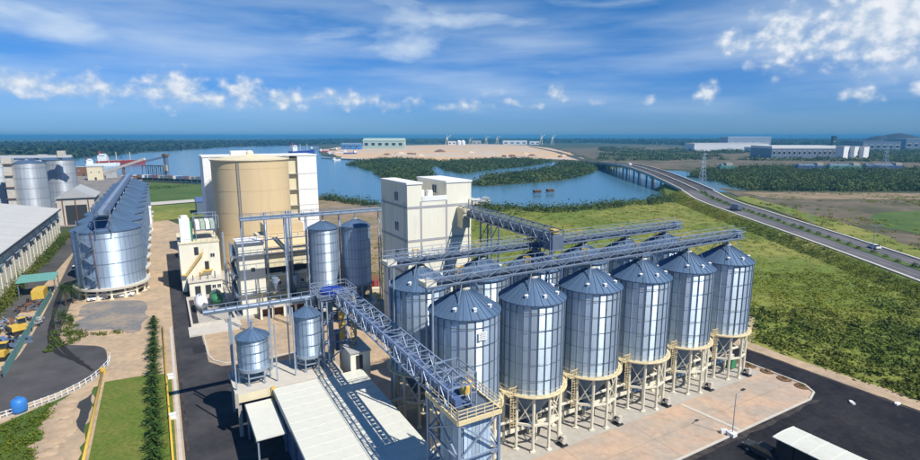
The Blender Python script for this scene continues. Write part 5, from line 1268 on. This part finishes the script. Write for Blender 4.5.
for k in range(n):
    p, q = a0.lerp(a1, k / n), a0.lerp(a1, (k + .96) / n); dz = random.uniform(-.08, .08)
    obj('panel', MB().beam(p + Vector((0, 0, 1.0 + dz)), q + Vector((0, 0, 1.0 + dz)), .08, 1.9), M['teal'], t)
    obj('post', MB().beam(p, p + Vector((0, 0, 2.1)), .14), M['steel'], t)
# scrap yard
def heap(px, py, r, h, lab, mats, seed):
    x, y = G(px, py); rr = random.Random(seed)
    t = thing('scrap_heap', lab, 'scrap', (x, y, 0), 0)
    for m_ in mats:
        mb = MB()
        for k in range(26):
            ang = rr.uniform(0, 6.28); d = r * math.sqrt(rr.random()); z = max(.15, h * (1 - d / r) * rr.uniform(.3, 1)); c = Vector((d * math.cos(ang), d * math.sin(ang), z))
            v = Vector((rr.gauss(0, 1), rr.gauss(0, 1), rr.gauss(0, .35))).normalized() * rr.uniform(.4, 1.4)
            p = c - v; q = c + v; p.z = max(p.z, .08); q.z = max(q.z, .08); mb.beam(p, q, rr.uniform(.1, .8), rr.uniform(.06, .5))
        o = obj('scrap_pieces', mb, M[m_], t); o['kind'] = 'stuff'
heap(8, 345, 3.2, 1.8, 'heap of grey and blue scrap at the left edge', ('steel', 'blue', 'dark'), 1); heap(22, 325, 3.6, 2.0, 'heap of mixed brown scrap between the yellow machines', ('rust', 'steel_l', 'dark', 'concrete'), 2)
heap(32, 308, 3.0, 1.8, 'heap of dark scrap beside the yellow truck', ('dark', 'steel', 'rust'), 3); heap(3, 325, 3, 1.5, 'heap of pale scrap at the frame edge below the warehouse', ('steel_l', 'blue_l', 'rust'), 4)
def wheel(root, x, y, r, w=.3):
    o = obj('wheel', MB().cyl((x, y - w / 2, r), (x, y + w / 2, r), r, n=14), M['rubber'], root); obj('rim', MB().cyl((x, y - w / 2 - .01, r), (x, y + w / 2 + .01, r), r * .55, n=10), M['steel_l'], o)
def truck(lab, loc, rz, cabm, boxm, L=7.0, group=None):
    t = thing('parked_truck', lab, 'truck', loc, rz, group)
    obj('cab', MB().extrude_x([(-1.1, .6), (1.1, .6), (1.1, 2.3), (1.0, 2.9), (-1.0, 2.9), (-1.1, 2.3)], L / 2 - 1.9, L / 2), M[cabm], t)
    obj('windscreen', MB().add([(L / 2 + .01, -.95, 1.7), (L / 2 + .01, .95, 1.7), (L / 2 + .01, .9, 2.6), (L / 2 + .01, -.9, 2.6)], [(0, 1, 2, 3)]), M['glass'], t)
    obj('cargo_box', MB().box(-L / 2, L / 2 - 2.1, -1.2, 1.2, .95, 3.1), M[boxm], t); obj('chassis', MB().box(-L / 2, L / 2 - .2, -.5, .5, .5, .9), M['dark'], t)
    for s in (-1, 1):
        obj('headlight', MB().box(L / 2, L / 2 + .06, s * .8 - .15, s * .8 + .15, .8, 1.0), M['white'], t)
        for x in (-L / 2 + 1.2, L / 2 - 1.1): wheel(t, x, s * .95, .48)
    return t
x, y = G(41, 300); truck('yellow tipper truck parked under the teal shed roof', (x, y, 0), ROT + math.pi / 2, 'yellow_b', 'yellow_b', 6.0)
x, y = G(40, 296)
t = thing('open_shed', 'open shed with teal sheet roof beside the scrap yard', 'shed', (x, y, 0), ROT)
obj('roof', MB().extrude_x([(0, 3.8), (0, 3.9), (6, 4.6), (6, 4.5)], -4.5, 3.5), M['teal'], t)
for xx in (-4.2, 3.1):
    for yy in (.3, 5.5): obj('post', MB().box(xx, xx + .2, yy, yy + .2, 0, 3.8), M['steel'], t)
def excavator(px, py, rz, lab):
    x, y = G(px, py); t = thing('yellow_machine', lab, 'machine', (x, y, 0), rz, 'yellow machines in the scrap yard')
    for s in (-.85, .85): obj('track', MB().extrude_x([(s - .25, .1), (s + .25, .1), (s + .25, .8), (s - .25, .8)], -1.6, 1.6), M['rubber'], t)
    obj('body', MB().extrude_x([(-1.2, .9), (1.2, .9), (1.2, 1.9), (-1.2, 1.9)], -1.7, 1.0), M['yellow_b'], t); obj('cab', MB().box(-.1, 1.1, .1, 1.15, 1.9, 3.0), M['glass'], t); obj('cab_roof', MB().box(-.15, 1.15, .05, 1.2, 3.0, 3.1), M['yellow_b'], t)
    obj('counterweight', MB().box(-2.1, -1.703, -1.0, 1.0, .9, 1.7), M['dark'], t)
excavator(21, 333, 1.0, 'yellow tracked machine in the middle of the scrap yard'); excavator(1, 360, .4, 'yellow tracked machine at the left frame edge by the teal fence')
def car(lab, loc, rz, m_, group=None):
    t = thing('parked_car', lab, 'car', loc, rz, group)
    obj('body', MB().add([(-2.1, -.85, .35), (2.1, -.85, .35), (2.15, -.8, .75), (1.2, -.82, .92), (-1.9, -.82, .95), (-2.15, -.8, .8), (-2.1, .85, .35), (2.1, .85, .35), (2.15, .8, .75), (1.2, .82, .92), (-1.9, .82, .95), (-2.15, .8, .8)],
        [(0, 1, 2, 3, 4, 5), (11, 10, 9, 8, 7, 6), (0, 6, 7, 1), (1, 7, 8, 2), (2, 8, 9, 3), (3, 9, 10, 4), (4, 10, 11, 5), (5, 11, 6, 0)]), M[m_], t)
    obj('windows', MB().add([(1.15, -.78, .92), (.5, -.62, 1.42), (-1.2, -.62, 1.44), (-1.85, -.78, .95), (1.15, .78, .92), (.5, .62, 1.42), (-1.2, .62, 1.44), (-1.85, .78, .95)], [(0, 1, 2, 3), (7, 6, 5, 4), (0, 4, 5, 1), (2, 6, 7, 3)]), M['glass'], t)
    obj('roof', MB().box(-1.2, .5, -.62, .62, 1.42, 1.47), M[m_], t)
    for s in (-1, 1):
        obj('headlight', MB().box(2.1, 2.17, s * .6 - .15, s * .6 + .15, .6, .75), M['white'], t)
        for xx in (-1.35, 1.35): wheel(t, xx, s * .78, .32, .2)
    return t
for k, (a, b, lab) in enumerate(((-46.6, 100.4, 'white car parked under the left part of the wide silo'), (-41.0, 100.4, 'white car parked under the right part of the wide silo'))):
    p = W3(a, b); car(lab, p, ROT + .1 - k * .2, 'white', 'cars under the wide silo')
x, y = G(80, 226)
car('dark car on the lane between warehouse and wide silos', (x, y, 0), ROT + 1.6, 'dark'); x, y = G(76, 270); car('white car on the lane left of the wide silo', (x, y, 0), ROT + 1.5, 'white')

for k in range(9):                                   # lumpy bank of dug sand beside the ditch
    a, b = -45.6 + random.uniform(-1.4, .8), 22 + k * 2.5; r = random.uniform(1.0, 1.7)
    mb = MB().lathe([(r * 1.2, -.02), (r * .9, .12), (r * .5, .22), (.05, .27)], 13); mb.v = [(x * random.uniform(.7, 1.3), y * random.uniform(.7, 1.3), z + random.uniform(-.06, .06)) for x, y, z in mb.v]
    tag(obj('sand_mound', mb, m_yard, None, W3(a, b, .01), smooth=True), f'low sand mound left of the yellow barrier, {ORD[k]} from the bottom', 'sand mound', 'sand mounds by the ditch')
for k in range(12):
    px = 142 + 5.2 * k; x, y = G(px, 181 + .04 * (px - 140)); m_ = ['rust', 'white', 'blue', 'red', 'concrete', 'steel'][k % 6]; w = random.uniform(2, 4.5)
    t = thing('cargo_container', f'cargo container on the jetty deck, {ORD[k]} from the left', 'container', (x, y, 3.2), .05, 'containers on the jetty')
    obj('box', MB().box(-w, w, -1.3, 1.3, .1, 2.6), M[m_], t); obj('door', MB().box(-1.2, 1.2, -1.36, -1.303, .2, 2.4), M['steel'], t)

# ------------------------------------------------------------------ lower right: canopy, lamp, tree pits
t = pthing('vehicle_canopy', 'long white arched canopy roof at the lower right corner', 'canopy', 32.5, -19.9, 0)
prof = [(4.7 * k / 8, 3.4 + .14 * math.sin(math.pi * k / 8)) for k in range(9)]
mb = MB(); n = len(prof)
vs = [(x, 0, z) for x, z in prof] + [(x, -26, z) for x, z in prof] + [(x, 0, z - .1) for x, z in prof] + [(x, -26, z - .1) for x, z in prof]
mb.add(vs, [(i, n + i, n + i + 1, i + 1) for i in range(n - 1)] + [(2 * n + i, 2 * n + i + 1, 3 * n + i + 1, 3 * n + i) for i in range(n - 1)] + [(i, i + 1, 2 * n + i + 1, 2 * n + i) for i in range(n - 1)] + [(0, 2 * n, 3 * n, n), (n - 1, 2 * n - 1, 4 * n - 1, 3 * n - 1)])
obj('roof', mb, M['whiteroof'], t, smooth=False)
for k in range(13):
    rb = MB()
    for i in range(n - 1): rb.beam((prof[i][0], -2 * k - .1, prof[i][1] + .02), (prof[i + 1][0], -2 * k - .1, prof[i + 1][1] + .02), .06, .05)
    obj('roof_rib', rb, M['whiteroof'], t)
for k in range(7):
    for x in (.25, 4.3): obj('post', MB().box(x, x + .16, -.6 - 4 * k, -.44 - 4 * k, 0, 3.3), M['dark'], t)
    obj('cross_beam', MB().beam((.3, -.5 - 4 * k, 3.15), (4.4, -.5 - 4 * k, 3.15), .12, .2), M['dark'], t)
for y in range(13):
    for x in (.2, 4.44): obj('side_pane', MB().box(x, x + .05, -.62 - 2 * y - 1.82, -.62 - 2 * y, .9, 3.2), M['glass'], t); obj('sill_panel', MB().box(x, x + .06, -.6 - 2 * y - 1.9, -.6 - 2 * y, 0.02, .85), M['dark'], t)
for k in range(1):
    p = W3(33.9 if k else 33.0, -18.6)
    cr = ['black car parked at the front end of the white canopy', 'dark blue car second under the white canopy', 'grey car third under the white canopy', 'black car fourth under the white canopy'][k]
    car(cr, p, ROT + math.pi / 2, 'dark')
x, y = G(732, 436)
t = thing('lamp_post', 'slim lamp post at the edge of the apron', 'lamp post', (x, y, 0), ROT)
lz = zat(394, y)
obj('pole', MB().cyl((0, 0, .5), (.0, 0, lz), .07, .045, n=8), M['steel_l'], t); obj('arm', MB().beam((0, 0, lz), (1.3, 0, lz + .25), .06), M['steel_l'], t)
obj('lamp_head', MB().box(1.1, 1.8, -.15, .15, lz + .2, lz + .34), M['dark'], t); obj('base_block', MB().box(-.45, .45, -.45, .45, 0.02, .55), M['white'], t)
x, y = G(724, 433); tag(obj('concrete_block', MB().prism([(-.5, -.3), (.5, -.3), (.4, .3), (-.4, .3)], 0.02, .5), M['white'], None, (x, y, 0)), 'white concrete block beside the lamp post base', 'block')
for k, (px, py) in enumerate(((735, 361), (749, 366), (767, 371.5), (784, 379), (802, 386.5))):
    x, y = G(px, py); r = .95
    t = thing('tree_pit', f'round brown planting pit on the apron, {ORD[k]} from the silos', 'planting pit', (x, y, .02), k, 'planting pits along the apron edge')
    obj('soil', MB().lathe([(.02, .1), (r * .5, .12), (r, .05)], 14), M['rust'], t); obj('stone_ring', MB().lathe([(r, 0), (r + .2, 0), (r + .12, .1), (r, .1)], 14, closed=True), M['bark'], t)
    c = leaf_cloud([(0, 0, .1)], [.5], [.35], 40, .12, k); link('weeds', quads_mesh('weeds', c, M['leaf_dark']), t)
for k, (px, py) in enumerate(((897, 404.5), (852, 403.5))):
    x, y = G(px, py); t = thing('cement_bag', ['white sack lying on the verge of the service road', 'pale sack lying on the asphalt of the service road'][k], 'sack', (x, y, .02), .5 + k)
    obj('sack', MB().prism([(-.5, -.2), (.5, -.28), (.6, .1), (0, .3), (-.45, .2)], 0, .25), M['white'], t)
    obj('tie', MB().box(.55, .7, -.06, .06, .05, .15), M['white'], t)

# ------------------------------------------------------------------ highway furniture
lamp = None
for k in range(9):
    i = 6 + k * 5; i = min(i, len(Lh) - 1); l, r = Lh[i], Rh[i]
    p = l + (r - l) * .53; lab = f'twin-arm highway lamp on the median, {ORD[k]} from the right frame edge'
    if lamp is None:
        lamp = thing('street_lamp', lab, 'street lamp', (p[0], p[1], p[2]), 0, 'lamps on the highway median')
        obj('pole', MB().cyl((0, 0, 0), (0, 0, 9), .12, .07, n=6), M['steel_l'], lamp)
        for s in (-1, 1): a_ = obj('arm', MB().beam((0, 0, 8.9), (s * 2.2, 0, 9.5), .09), M['steel_l'], lamp); obj('lamp_head', MB().box(s * 2.2 - .4, s * 2.2 + .4, -.15, .15, 9.42, 9.56), M['steel'], a_)
        o = lamp
    else: o = copy_tree(lamp); o.location = (p[0], p[1], p[2]); o['label'] = lab
sh = [quads_mesh('foliage', leaf_cloud([(0, 0, .1)], [.9], [1.1], 90, .2, 200 + k), M['leaf_dark']) for k in range(3)]
stem = MB().cyl((0, 0, 0), (0, 0, .8), .06, n=5).mesh('stem', M['bark'])
for k in range(56):
    f_ = k / 56 * (len(Lh) - 2) ; i = int(f_); u = f_ - i; l = Lh[i] + (Lh[i + 1] - Lh[i]) * u; r = Rh[i] + (Rh[i + 1] - Rh[i]) * u; p = l + (r - l) * (.53 + random.uniform(-.03, .03))
    t = thing('median_shrub', 'dark rounded shrub planted in the highway median', 'shrub', (p[0], p[1], p[2] + .1), k, 'shrubs in the highway median'); s = random.uniform(.7, 1.35); t.scale = (s, s, s)
    link('foliage', sh[k % 3], t); link('stem', stem, t)
def on_bridge(k, f): l, r = Lb[k], Rb[k]; p = l + (r - l) * f; return Vector(p)
p = on_bridge(17, .25); truck('white box truck driving on the bridge', p, math.pi / 2, 'white', 'white', 8)
p = on_bridge(26, .7); car('dark car far along the bridge', p, math.pi / 2, 'dark')
l, r = Lh[34], Rh[34]; p = Vector(l + (r - l) * .3); truck('grey truck on the highway before the bridge', p, math.pi / 2, 'steel_l', 'steel', 8)
l, r = Lh[22], Rh[22]; p = Vector(l + (r - l) * .8); car('white car on the far carriageway of the highway', p, math.pi / 2, 'white')
def pylon(px, py, h, lab):
    x, y = G(px, py); t = thing('power_pylon', lab, 'pylon', (x, y, 0), .3, 'power pylons'); mb = MB(); w = h * .09
    mb2 = MB()
    for sx in (-1, 1):
        for sy in (-1, 1): mb2.beam((sx * w, sy * w, 0), (sx * w * .15, sy * w * .15, h), .25)
    obj('legs', mb2, M['steel_l'], t)
    for k in range(8):
        u0, u1 = k / 8, (k + 1) / 8; a, b = w * (1 - .85 * u0), w * (1 - .85 * u1)
        for s in (-1, 1): mb.beam((-a, s * a, h * u0), (b, s * b, h * u1), .15); mb.beam((s * a, -a, h * u0), (s * b, b, h * u1), .15)
    obj('lattice', mb, M['steel_l'], t)
    for u in (.72, .84, .95): obj('cross_arm', MB().beam((-h * .14, 0, h * u), (h * .14, 0, h * u), .22), M['steel_l'], t)
pylon(702, 184, 26, 'lattice pylon beside the highway just past the bridge'); pylon(884, 172, 32, 'lattice pylon at the right beyond the mangrove wood')

# ------------------------------------------------------------------ waterfront and distance
def far_block(name, lab, cat, p0, p1, ytop, ybase, depth, wm, rm, nwin=0, rz=0, gable=False, band=None, group=None, winm='glass'):
    x0, Y = G(p0, ybase); x1, _ = G(p1, ybase); h = max(1.5, zat(ytop, Y)); w = x1 - x0
    t = thing(name, lab, cat, ((x0 + x1) / 2, Y, 0), rz, group)
    rt = .78 if nwin >= 14 else .97
    obj('wall', MB().box(-w / 2, w / 2, 0, depth, 0, h * (.78 if gable else rt)), M[wm], t)
    if gable: obj('roof', MB().extrude_x([(-1, h * .76), (depth / 2, h), (depth + 1, h * .76)], -w / 2 - 1, w / 2 + 1), M[rm], t)
    else: obj('roof', MB().box(-w / 2 - .5, w / 2 + .5, -.5, depth + .5, h * rt, h), M[rm], t)
    for k in range(nwin):
        cx = -w / 2 + w * (k + .5) / nwin; ww = w / nwin * .55
        o = obj('window', MB().box(cx - ww / 2, cx + ww / 2, -.3, -.003, h * .25, h * .6), M['white'], t); obj('pane', MB().box(cx - ww / 2 + .3, cx + ww / 2 - .3, -.36, -.301, h * .28, h * .57), M[winm], o)
    return t
far_block('port_warehouse', 'long pale green port warehouse on the far sand flat', 'building', 363, 404, 138.2, 148.6, 60, 'palegreen', 'palegreen', 6, gable=True)
far_block('blue_shed', 'blue-roofed shed left of the pale green warehouse', 'building', 341, 360, 143, 149.5, 40, 'bluev', 'blue_l', 3, gable=True)
far_block('port_office', 'low white shed far right on the port', 'building', 503, 527, 140.5, 144.6, 40, 'white', 'white', 4)
far_block('port_shed', 'low white shed behind the sand flat', 'building', 530, 540, 141.0, 144.6, 30, 'white', 'blue_l', 2); far_block('port_shed', 'small grey shed near the distant cranes', 'building', 472, 481, 140.6, 144.6, 30, 'concrete', 'greyroof', 2)
far_block('terminal_shed', 'pale shed left of the round tanks on the port', 'building', 448, 456, 141, 144.8, 25, 'white', 'blue_l', 2)
for k, px in enumerate((459, 463)):
    x, Y = G(px, 145); t = thing('round_tank', ['white domed tank on the port, left one', 'white domed tank on the port, right one'][k], 'tank', (x, Y, 0), 0, 'domed tanks')
    obj('shell', MB().lathe([(10, 0), (10, 14)], 24), M['white'], t); obj('mound', MB().lathe([(10.2, 14), (8, 18), (4, 21), (.1, 22)], 24), M['white'], t)
def crane(px, ybase, h, lab, m_='creamy'):
    x, Y = G(px, ybase); t = thing('harbour_crane', lab, 'crane', (x, Y, 0), random.uniform(-.6, .6), 'harbour cranes')
    for s in (-1, 1): obj('leg', MB().beam((s * h * .14, 0, 0), (s * h * .05, 0, h * .6), h * .05), M[m_], t)
    obj('cab', MB().cb(0, 0, h * .6, h * .18, h * .14, h * .14), M[m_], t); obj('mast', MB().beam((0, 0, h * .6), (0, 0, h), h * .035), M[m_], t); obj('jib', MB().beam((0, 0, h * .66), (h * .42, 0, h * .98), h * .04), M[m_], t); obj('tie', MB().beam((0, 0, h), (h * .42, 0, h * .98), h * .012), M['steel'], t)
for k, (px, yb, h) in enumerate(((447, 145, 46), (470, 144.6, 34), (486, 145, 42), (497, 145, 42), (541, 144.6, 48), (552, 144.6, 46), (728, 141, 55), (765, 141, 55), (790, 141, 55))):
    crane(px, yb, h, f'thin distant crane on the right skyline, {ORD[k - 6]} of three from the left' if k > 5 else f'harbour crane behind the far sand flat, {ORD[k]} from the left', 'creamy' if k < 6 else 'steel')
def ship(px, py, L, lab, rz, hullm, m2='white'):
    x, y = G(px, py); t = thing('cargo_ship', lab, 'ship', (x, y, 0), rz, 'ships'); B = L * .085
    deck = [(-L / 2, -B), (L * .35, -B), (L / 2, 0), (L * .35, B), (-L / 2, B)]; kl = [(p[0] * .96, p[1] * .85) for p in deck]; h = L * .075; n = 5
    mb = MB().add([(a, b, -.5) for a, b in kl] + [(a, b, h + (L * .02 if i in (1, 2, 3) else 0)) for i, (a, b) in enumerate(deck)], [(i, (i + 1) % n, n + (i + 1) % n, n + i) for i in range(n)] + [tuple(range(n, 2 * n))]); obj('hull', mb, M[hullm], t)
    s = obj('superstructure', MB().box(-L * .46, -L * .28, -B * .8, B * .8, h, h + L * .13), M[m2], t); obj('bridge_deck', MB().box(-L * .42, -L * .31, -B * .95, B * .95, h + L * .13, h + L * .165), M[m2], t); obj('funnel', MB().box(-L * .44, -L * .40, -B * .25, B * .25, h + L * .165, h + L * .23), M['red'], t)
    for k in range(4): obj('hatch', MB().box(-L * .22 + L * .14 * k, -L * .12 + L * .14 * k, -B * .6, B * .6, h, h + L * .02), M['concrete'], t)
    for q in (-.1, .18): obj('mast', MB().beam((L * q, 0, h), (L * q, 0, h + L * .2), L * .012), M['creamy'], t)
ship(122, 164, 62, 'red and white cargo ship moored left behind the wide silos', .35, 'red'); ship(103, 166, 42, 'smaller white and red vessel moored by the jetty', .9, 'white', 'white'); ship(303, 153.5, 80, 'dark hulled ship with tall masts on the river behind the white block', 1.1, 'navy')
for k, (px, py) in enumerate(((316, 149.5), (324, 152), (330, 155), (333, 150.5), (340, 153), (350, 154))):
    ship(px, py, 34, f'small boat moored off the far port, {ORD[k]} from the left', .4 + k * .7, ['steel', 'red', 'blue', 'rust', 'white', 'navy'][k])
ship(337, 160.5, 22, 'small white launch near the mangrove island tip', 1.2, 'white')
t = thing('far_quay', 'pale quay wall reaching into the river before the port', 'quay', (0, 0, 0))
x0, y0 = G(322, 158.4); x1, y1 = G(362, 160.2); obj('wall', MB().beam((x0, y0, .6), (x1, y1, .6), 4, 1.8), M['concrete_l'], t); obj('deck', MB().beam((x0, y0, 1.6), (x1, y1, 1.6), 4.6, .2), M['concrete_l'], t)
# jetty and ship loader
x0, y0 = G(138, 179.5); x1, y1 = G(204, 182.5)
t = thing('jetty', 'long concrete jetty with ship loader frames along the river', 'jetty', (x0, y0, 0), math.atan2(y1 - y0, x1 - x0)); L = math.hypot(x1 - x0, y1 - y0)
obj('deck', MB().box(-12, L, 0, 9, 2.2, 3.4), M['concrete'], t)
for k in range(14): obj('pile', MB().box(-10 + k * (L + 8) / 13, -9 + k * (L + 8) / 13, .5, 8.5, -1.5, 2.2), M['concrete'], t)
mb = MB()
for k in range(6):
    for y in (1, 7): mb.beam((6 + 5.4 * k, y, 3.4), (6 + 5.4 * k, y, 13), .6)
for y in (1, 7): mb.beam((6, y, 13), (33, y, 13), .7)
obj('loader_frame', mb, M['steel'], t); obj('loader_tower', MB().box(34.8, 37.4, 1, 4, 3.4, 22), M['steel'], t); obj('loader_head', MB().box(33.9, 38.4, .4, 4.6, 22, 24), M['rust'], t); obj('loader_cab', MB().box(35, 39.4, -.4, 1, 9, 14), M['concrete'], t)
obj('transfer_belt', MB().beam((36, 4, 22), (8, 4, 17), 2, 1.6), M['steel_l'], t)
xx, yy = G(126, 187)
obj('stacker_belt', MB().beam((6.5, 4, 19), (-36, -14, 4), 2.4, 2), M['concrete_l'], t); obj('belt_trestle', MB().box(-13, -12, -5, -3, 0, 12), M['rust'], t)
for k, (px, py) in enumerate(((537, 194), (550, 193))):
    x, y = G(px, py); t = thing('fishing_platform', ['dark hut on stilts in the channel, left one', 'dark hut on stilts in the channel, right one'][k], 'hut', (x, y, 0), .3, 'stilt huts')
    t.scale = (.6, .6, .8); obj('hut', MB().box(-4, 4, -3, 3, 1.2, 2.8), M['bark'], t); obj('roof', MB().extrude_x([(-3.6, 2.8), (0, 3.9), (3.6, 2.8)], -4.6, 4.6), M['bark'], t)
    for sx in (-3.5, 3.5):
        for sy in (-2.5, 2.5): obj('stilt', MB().box(sx - .2, sx + .2, sy - .2, sy + .2, -1, 1.2), M['bark'], t)
for k in range(7):
    x, y = G(485 - 5 * k + random.uniform(-2, 2), 204 + random.uniform(-3, 2)); t = thing('riverside_shack', f'small pale shack on the near bank, {ORD[k]} counted from the right towards the cream tower', 'shack', (x, y, 0), random.uniform(0, 3), 'shacks on the bank'); obj('wall', MB().box(-3, 3, -2, 2, 0, 2.4), M['concrete_l'], t); obj('roof', MB().extrude_x([(-2.4, 2.4), (0, 3.4), (2.4, 2.4)], -3.3, 3.3), M['paleroof'], t)
# stockpiles on the sand flat
for k, (px, py, r) in enumerate(((387, 155, 9), (400, 154, 14), (420, 156, 10), (440, 152, 16), (470, 153, 12), (525, 154, 9), (532, 156, 9), (563, 156, 8))):
    x, y = G(px, py); tag(obj('stockpile', MB().lathe([(r, 0), (r * .6, r * .25), (r * .2, r * .38), (.1, r * .4)], 14), m_sand if k % 3 else M['rust'], None, (x, y, .15)), f'stockpile on the far sand flat, {ORD[k]} from the left', 'stockpile', 'stockpiles on the sand flat')
for k, (px, py) in enumerate(((410, 154.5), (414, 154.7), (504, 157), (512, 156.5), (560, 157.5))):
    x, y = G(px, py); truck(f'tiny dark truck on the far sand flat, {ORD[k]} from the left', (x, y, .2), k, 'dark', 'rust', 12, 'trucks on the sand flat')
# white plant at right
far_block('white_factory', 'long low white factory wing beyond the mangrove wood', 'building', 694, 768, 143.2, 151, 60, 'white', 'white', 0); far_block('white_factory', 'tall white factory block with grey front behind the low wing', 'building', 727, 770, 137.0, 150, 50, 'steel_l', 'white', 5)
far_block('white_factory', 'bright white cube of the factory above the low wing', 'building', 757, 770, 137.2, 149.6, 40, 'white', 'white', 0, .5)
far_block('white_factory', 'long dark-windowed factory hall at right', 'building', 771, 842, 146, 158, 70, 'steel', 'white', 14); 
for k, (a, b) in enumerate(((841, 850), (852, 859), (861, 870))): far_block('white_factory', f'white slab end of the factory, {ORD[k]} from the left', 'building', a, b, 146.0 + .3 * k, 158.6, 14, 'white', 'white', 0, .45, group='white slabs at the factory end')
far_block('low_shed', 'small white shed before the factory', 'building', 779, 800, 149.5, 154.5, 30, 'white', 'white', 0); far_block('low_shed', 'white stub wing at the factory corner', 'building', 752, 770, 147, 152.5, 30, 'white', 'white', 0, .4)
far_block('factory_tower', 'slim dark tower rising behind the factory hall', 'tower', 832, 835.5, 136, 149, 10, 'dark', 'dark', 1)
far_block('grey_complex', 'dark grey hall at the right edge of the skyline', 'building', 862, 900, 141, 151, 80, 'steel', 'galv_dark', 6); far_block('grey_complex', 'grey hall cut by the right frame edge', 'building', 905, 940, 139, 150, 80, 'steel', 'steel_l', 5)
x, y = G(897, 146.5); t = thing('coal_heap', 'dark mound on the right skyline', 'mound', (x, y, 0), 0)
obj('mound', MB().lathe([(120, 0), (92, 18), (66, 34), (38, 44), (8, 50), (.2, 50.5)], 28), M['dark'], t); obj('ridge', MB().lathe([(70, 0), (52, 24), (30, 36), (6, 41), (.2, 41)], 20, -62, 10), M['dark'], t)
for k, (a, b, m_) in enumerate(((718, 732, 'teal'), (795, 822, 'blue'), (826, 858, 'teal'), (862, 900, 'blue'))):
    x0, y0 = G(a, 171.5); x1, _ = G(b, 171.5); L = x1 - x0
    t = thing('moored_barge', f'dark {"blue" if m_ == "blue" else "green"} moored barge behind the mangrove wood, {ORD[k]} from the left', 'barge', ((x0 + x1) / 2, y0, 0), 0, 'barges')
    obj('hull', MB().extrude_x([(-4, -.5), (4, -.5), (5, 7), (-5, 7)], -L / 2, L / 2), M[m_], t); obj('wheelhouse', MB().box(L / 2 - 9, L / 2 - 2, -4, 4, 7, 10), M['concrete'], t); obj('cargo_cover', MB().extrude_x([(-4, 7), (4, 7), (0, 9)], -L / 2 + 2, L / 2 - 11), M['galv_dark'], t)

# ------------------------------------------------------------------ haze
hm = bpy.data.materials.new('haze_air'); hm.use_nodes = True; nt = hm.node_tree; nt.nodes.clear()
o_ = nt.nodes.new('ShaderNodeOutputMaterial'); pv = nt.nodes.new('ShaderNodeVolumePrincipled'); pv.inputs['Color'].default_value = (0.10, 0.40, 0.72, 1); pv.inputs['Density'].default_value = 0.00018; pv.inputs['Anisotropy'].default_value = 0.0
nt.links.new(pv.outputs[0], o_.inputs['Volume'])
hz = obj('haze', MB().box(-21000, 21000, -21000, 21000, -3.0, 58), hm); hz['kind'] = 'stuff'; tag(hz, 'thin blue haze over the far land', 'haze')
